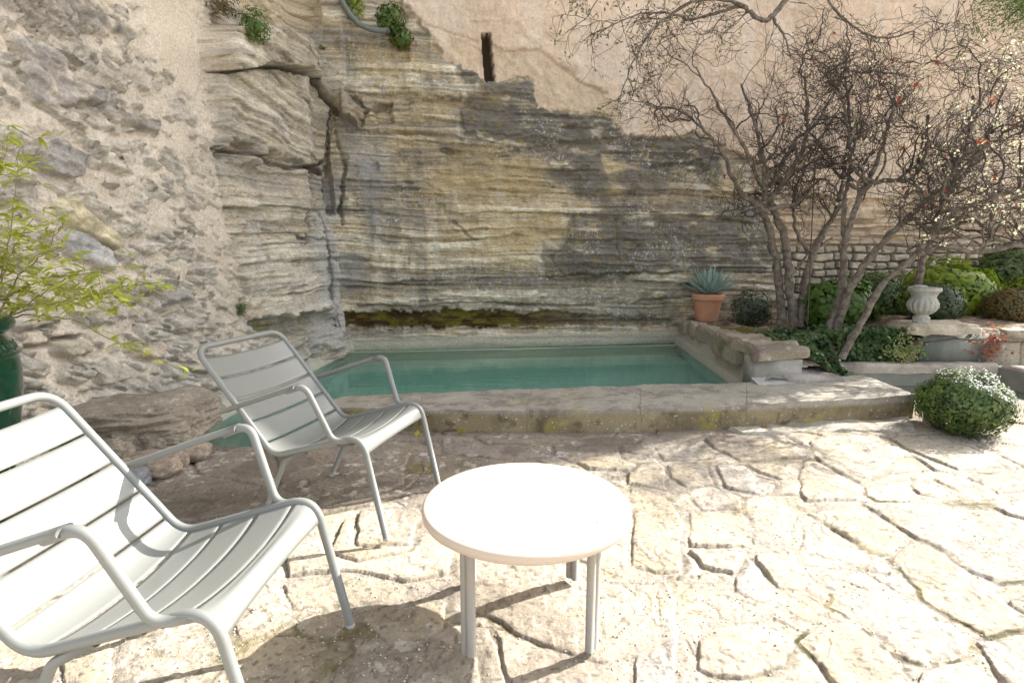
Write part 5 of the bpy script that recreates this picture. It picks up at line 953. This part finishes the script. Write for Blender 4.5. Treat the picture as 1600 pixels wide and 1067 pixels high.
T.limbpx([(1270, 535, 6.15), (1296, 511, 6.2), (1311, 475, 6.2), (1318, 429, 6.2), (1319, 386, 6.2), (1331, 341, 6.15), (1350, 297, 6.1), (1381, 284, 6.0), (1425, 280, 5.9), (1445, 240, 5.8), (1450, 180, 5.7)], .052, .010)
T.limbpx([(1300, 535, 6.15), (1321, 472, 6.1), (1343, 425, 6.0), (1375, 383, 5.9), (1420, 340, 5.8), (1460, 302, 5.7), (1490, 280, 5.6), (1512, 219, 5.5), (1520, 150, 5.5)], .046, .009)
T.limbpx([(1320, 380, 6.2), (1318, 320, 6.3), (1328, 270, 6.3), (1326, 200, 6.3), (1310, 140, 6.3)], .030, .008)
T.limbpx([(1350, 297, 6.1), (1330, 290, 6.2), (1300, 262, 6.3), (1280, 260, 6.3)], .022, .010)
T.limbpx([(1350, 297, 6.1), (1372, 250, 6.1), (1390, 190, 6.0), (1400, 120, 6.0)], .026, .008)
bB = ((3.9, 5.95, 2.5), (1.25, .9, 1.1)); canopy(T, bB, 62, .62, .40)
finish(T, (3.45, 6.15, .36), 'bare tree with red tinged twigs and cream buds, standing in the ivy', 'gnarled_tree', buds=lambda p: .14+.5*float(ss(3.7, 4.6, p.x)), dead=.018, seed=42)
T = Tree()
T.limbpx([(1316, 560, 5.55), (1343, 507, 5.6), (1382, 443, 5.6), (1432, 397, 5.6), (1457, 361, 5.55), (1469, 328, 5.5), (1490, 262, 5.3), (1530, 225, 5.1)], .036, .010)
T.limbpx([(1432, 397, 5.6), (1485, 386, 5.5), (1532, 393, 5.4), (1610, 380, 5.3), (1680, 372, 5.2)], .032, .014)
T.limbpx([(1432, 347, 5.7), (1470, 362, 5.6), (1512, 337, 5.5), (1556, 372, 5.4), (1620, 385, 5.3)], .024, .010)
T.limbpx([(1457, 361, 5.5), (1500, 330, 5.3), (1560, 305, 5.1), (1630, 290, 5.0)], .022, .010)
T.limbpx([(1480, 300, 5.4), (1520, 250, 5.2), (1580, 200, 5.0), (1640, 160, 4.9)], .018, .008)
bC = ((4.5, 5.25, 2.15), (1.15, .85, 1.0)); canopy(T, bC, 66, .55, .4)
finish(T, (3.3, 5.5, .3), 'thin leaning bare tree with many cream blossoms, stretching to the right edge', 'gnarled_tree', buds=lambda p: .42, dead=.014, seed=43)
T = Tree(); T.limbpx([(1432, 470, 6.6), (1436, 440, 6.6), (1442, 411, 6.6), (1453, 372, 6.6), (1475, 320, 6.5), (1510, 270, 6.4), (1560, 230, 6.3)], .045, .012)
T.limbpx([(1453, 372, 6.6), (1500, 350, 6.6), (1570, 330, 6.6), (1640, 320, 6.6)], .026, .01)
bD = ((5.2, 6.4, 2.3), (.9, .7, .8)); canopy(T, bD, 35, .6, .5)
finish(T, (4.72, 6.6, .5), 'bare tree rising directly behind the stone urn', 'gnarled_tree', buds=lambda p: .3, dead=.02, seed=44)
# leafy boughs overhanging from above
T = Tree(); random.seed(9)
bough = [[(1500, -260, 6.6), (1330, -120, 6.5), (1235, -10, 6.4), (1206, 26, 6.35), (1184, 30, 6.3), (1158, 9, 6.3), (1100, -2, 6.2), (1044, 26, 6.2), (1013, 57, 6.15), (988, 100, 6.1), (966, 160, 6.1)], [(1206, 26, 6.35), (1223, 52, 6.3), (1235, 85, 6.3)], [(1158, 9, 6.3), (1120, 20, 6.3), (1080, 30, 6.3), (1040, 20, 6.3), (990, 25, 6.2), (935, 50, 6.2)], [(1330, -120, 6.5), (1290, -20, 6.3), (1330, 40, 6.2), (1390, 60, 6.2), (1440, 40, 6.2)], [(1330, -120, 6.5), (1180, -80, 6.4), (1050, -60, 6.3), (960, -30, 6.2), (915, 30, 6.2)]]
for i, b in enumerate(bough): T.limbpx(b, .035 if i == 0 else .018, .005)
lfm = MB(); LP = []; LN = []
for _ in range(75):
    p, d, rr, f = random.choice([q for q in T.nodes if q[3] > .35]); T.grow(p, (d+jit(.7)+Vector((0, 0, -.1))), random.uniform(.25, .5), .005, 2, -.25)
for p, d in T.tips:
    for k in range(random.randint(1, 6) if p.x < 2.6 else random.randint(0, 3)): LP.append(tuple(p+jit(.04)-d*random.uniform(0, .15))); LN.append((0, -.5, 1))
E = empty('overhanging_tree', (5.3, 6.6, 5.5), 'leafy boughs of a tree reaching in over the plaster wall from above', 'tree')
par(T.limb.build('bough', M_BARK), E); par(T.tw.build('crown', M_TWIG), E); par(leafcloud(LP, LN, .042, .4, 1.2, seed=61).build('foliage', mat('olive_leaf', (.13, .15, .05), .6, nscale=6, namp=.3, trans=.3), smooth=False), E)
# dark conifer top right
rs = np.random.RandomState(71); P = []
for i in range(70):
    c = aty(1600+rs.normal()*55, -10+rs.normal()*42, 7.3+rs.normal()*.25); 
    for k in range(110): P.append(tuple(c+Vector(rs.normal(size=3))*.09))
E = empty('evergreen', aty(1640, -100, 7.3), 'dark evergreen foliage in the top right corner', 'tree'); par(leafcloud(P, [(0, 0, 1)]*len(P), .05, .2, 1.2, seed=72).build('foliage', M_MID, smooth=False), E)
mb = MB()
for i in range(8): mb.tube([aty(1760, -160, 7.5), aty(1660+rs.normal()*30, -60+rs.normal()*40, 7.4), aty(1570+rs.normal()*40, 0+rs.normal()*50, 7.3)], [.04, .02, .005], 6)
par(mb.build('bough', M_BARK), E)

# ------------------------------------------------------------------ small fittings
mb = MB(); hp = [surf(x, y, .06) for x, y in [(528, -20), (535, 0), (541, 18), (552, 34), (566, 47), (582, 55), (600, 59), (612, 58)]]
F = []
for a, b in zip(hp[:-1], hp[1:]):
    for t in (0, .5): F.append(a.lerp(b, t))
F.append(hp[-1]); ys_ = np.array([f.y for f in F]); ys_ = np.full(len(F), ys_.min()-.04); F = [Vector((f.x, float(y_), f.z)) for f, y_ in zip(F, ys_)]
mb.tube(F, .034, 12); tag(mb.build('hose', M_HOSE), 'thick grey-green pipe curving down to a leafy plant at the top of the rock', 'pipe')
p = surf(1178, 449, .03); mb = MB(); box(mb, -.035, .035, -.02, .05, -.045, .045); E = empty('socket_box', p, 'small square ivory electrical box on the rock by the tree', 'box'); mb.build('housing', M_PLASTIC, E, smooth=False); mb = MB(); box(mb, -.026, .026, -.026, -.018, -.034, .034); mb.build('cover', mat('ivory_cover', (.5, .44, .32), .5), E, smooth=False)
for i, (a, b, lab) in enumerate([((1273, 255, 6.5), (1262, 500, 6.5), 'thin rusty rod standing among the left tree stems'), ((1438, 345, 5.9), (1434, 430, 5.9), 'short thin rusty rod in front of the tree behind the urn')]):
    mb = MB(); mb.tube([aty(*a), aty(*b)], .006, 6); tag(mb.build('iron_rod', M_IRON), lab, 'rod', 'rusty rods propping the trees')
mb = MB(); mb.tube([aty(1350, 300, 6.0), aty(1440, 313, 5.9), aty(1530, 322, 5.8)], .004, 5); tag(mb.build('wire', M_IRON), 'taut rusty wire running between the tree limbs', 'wire')
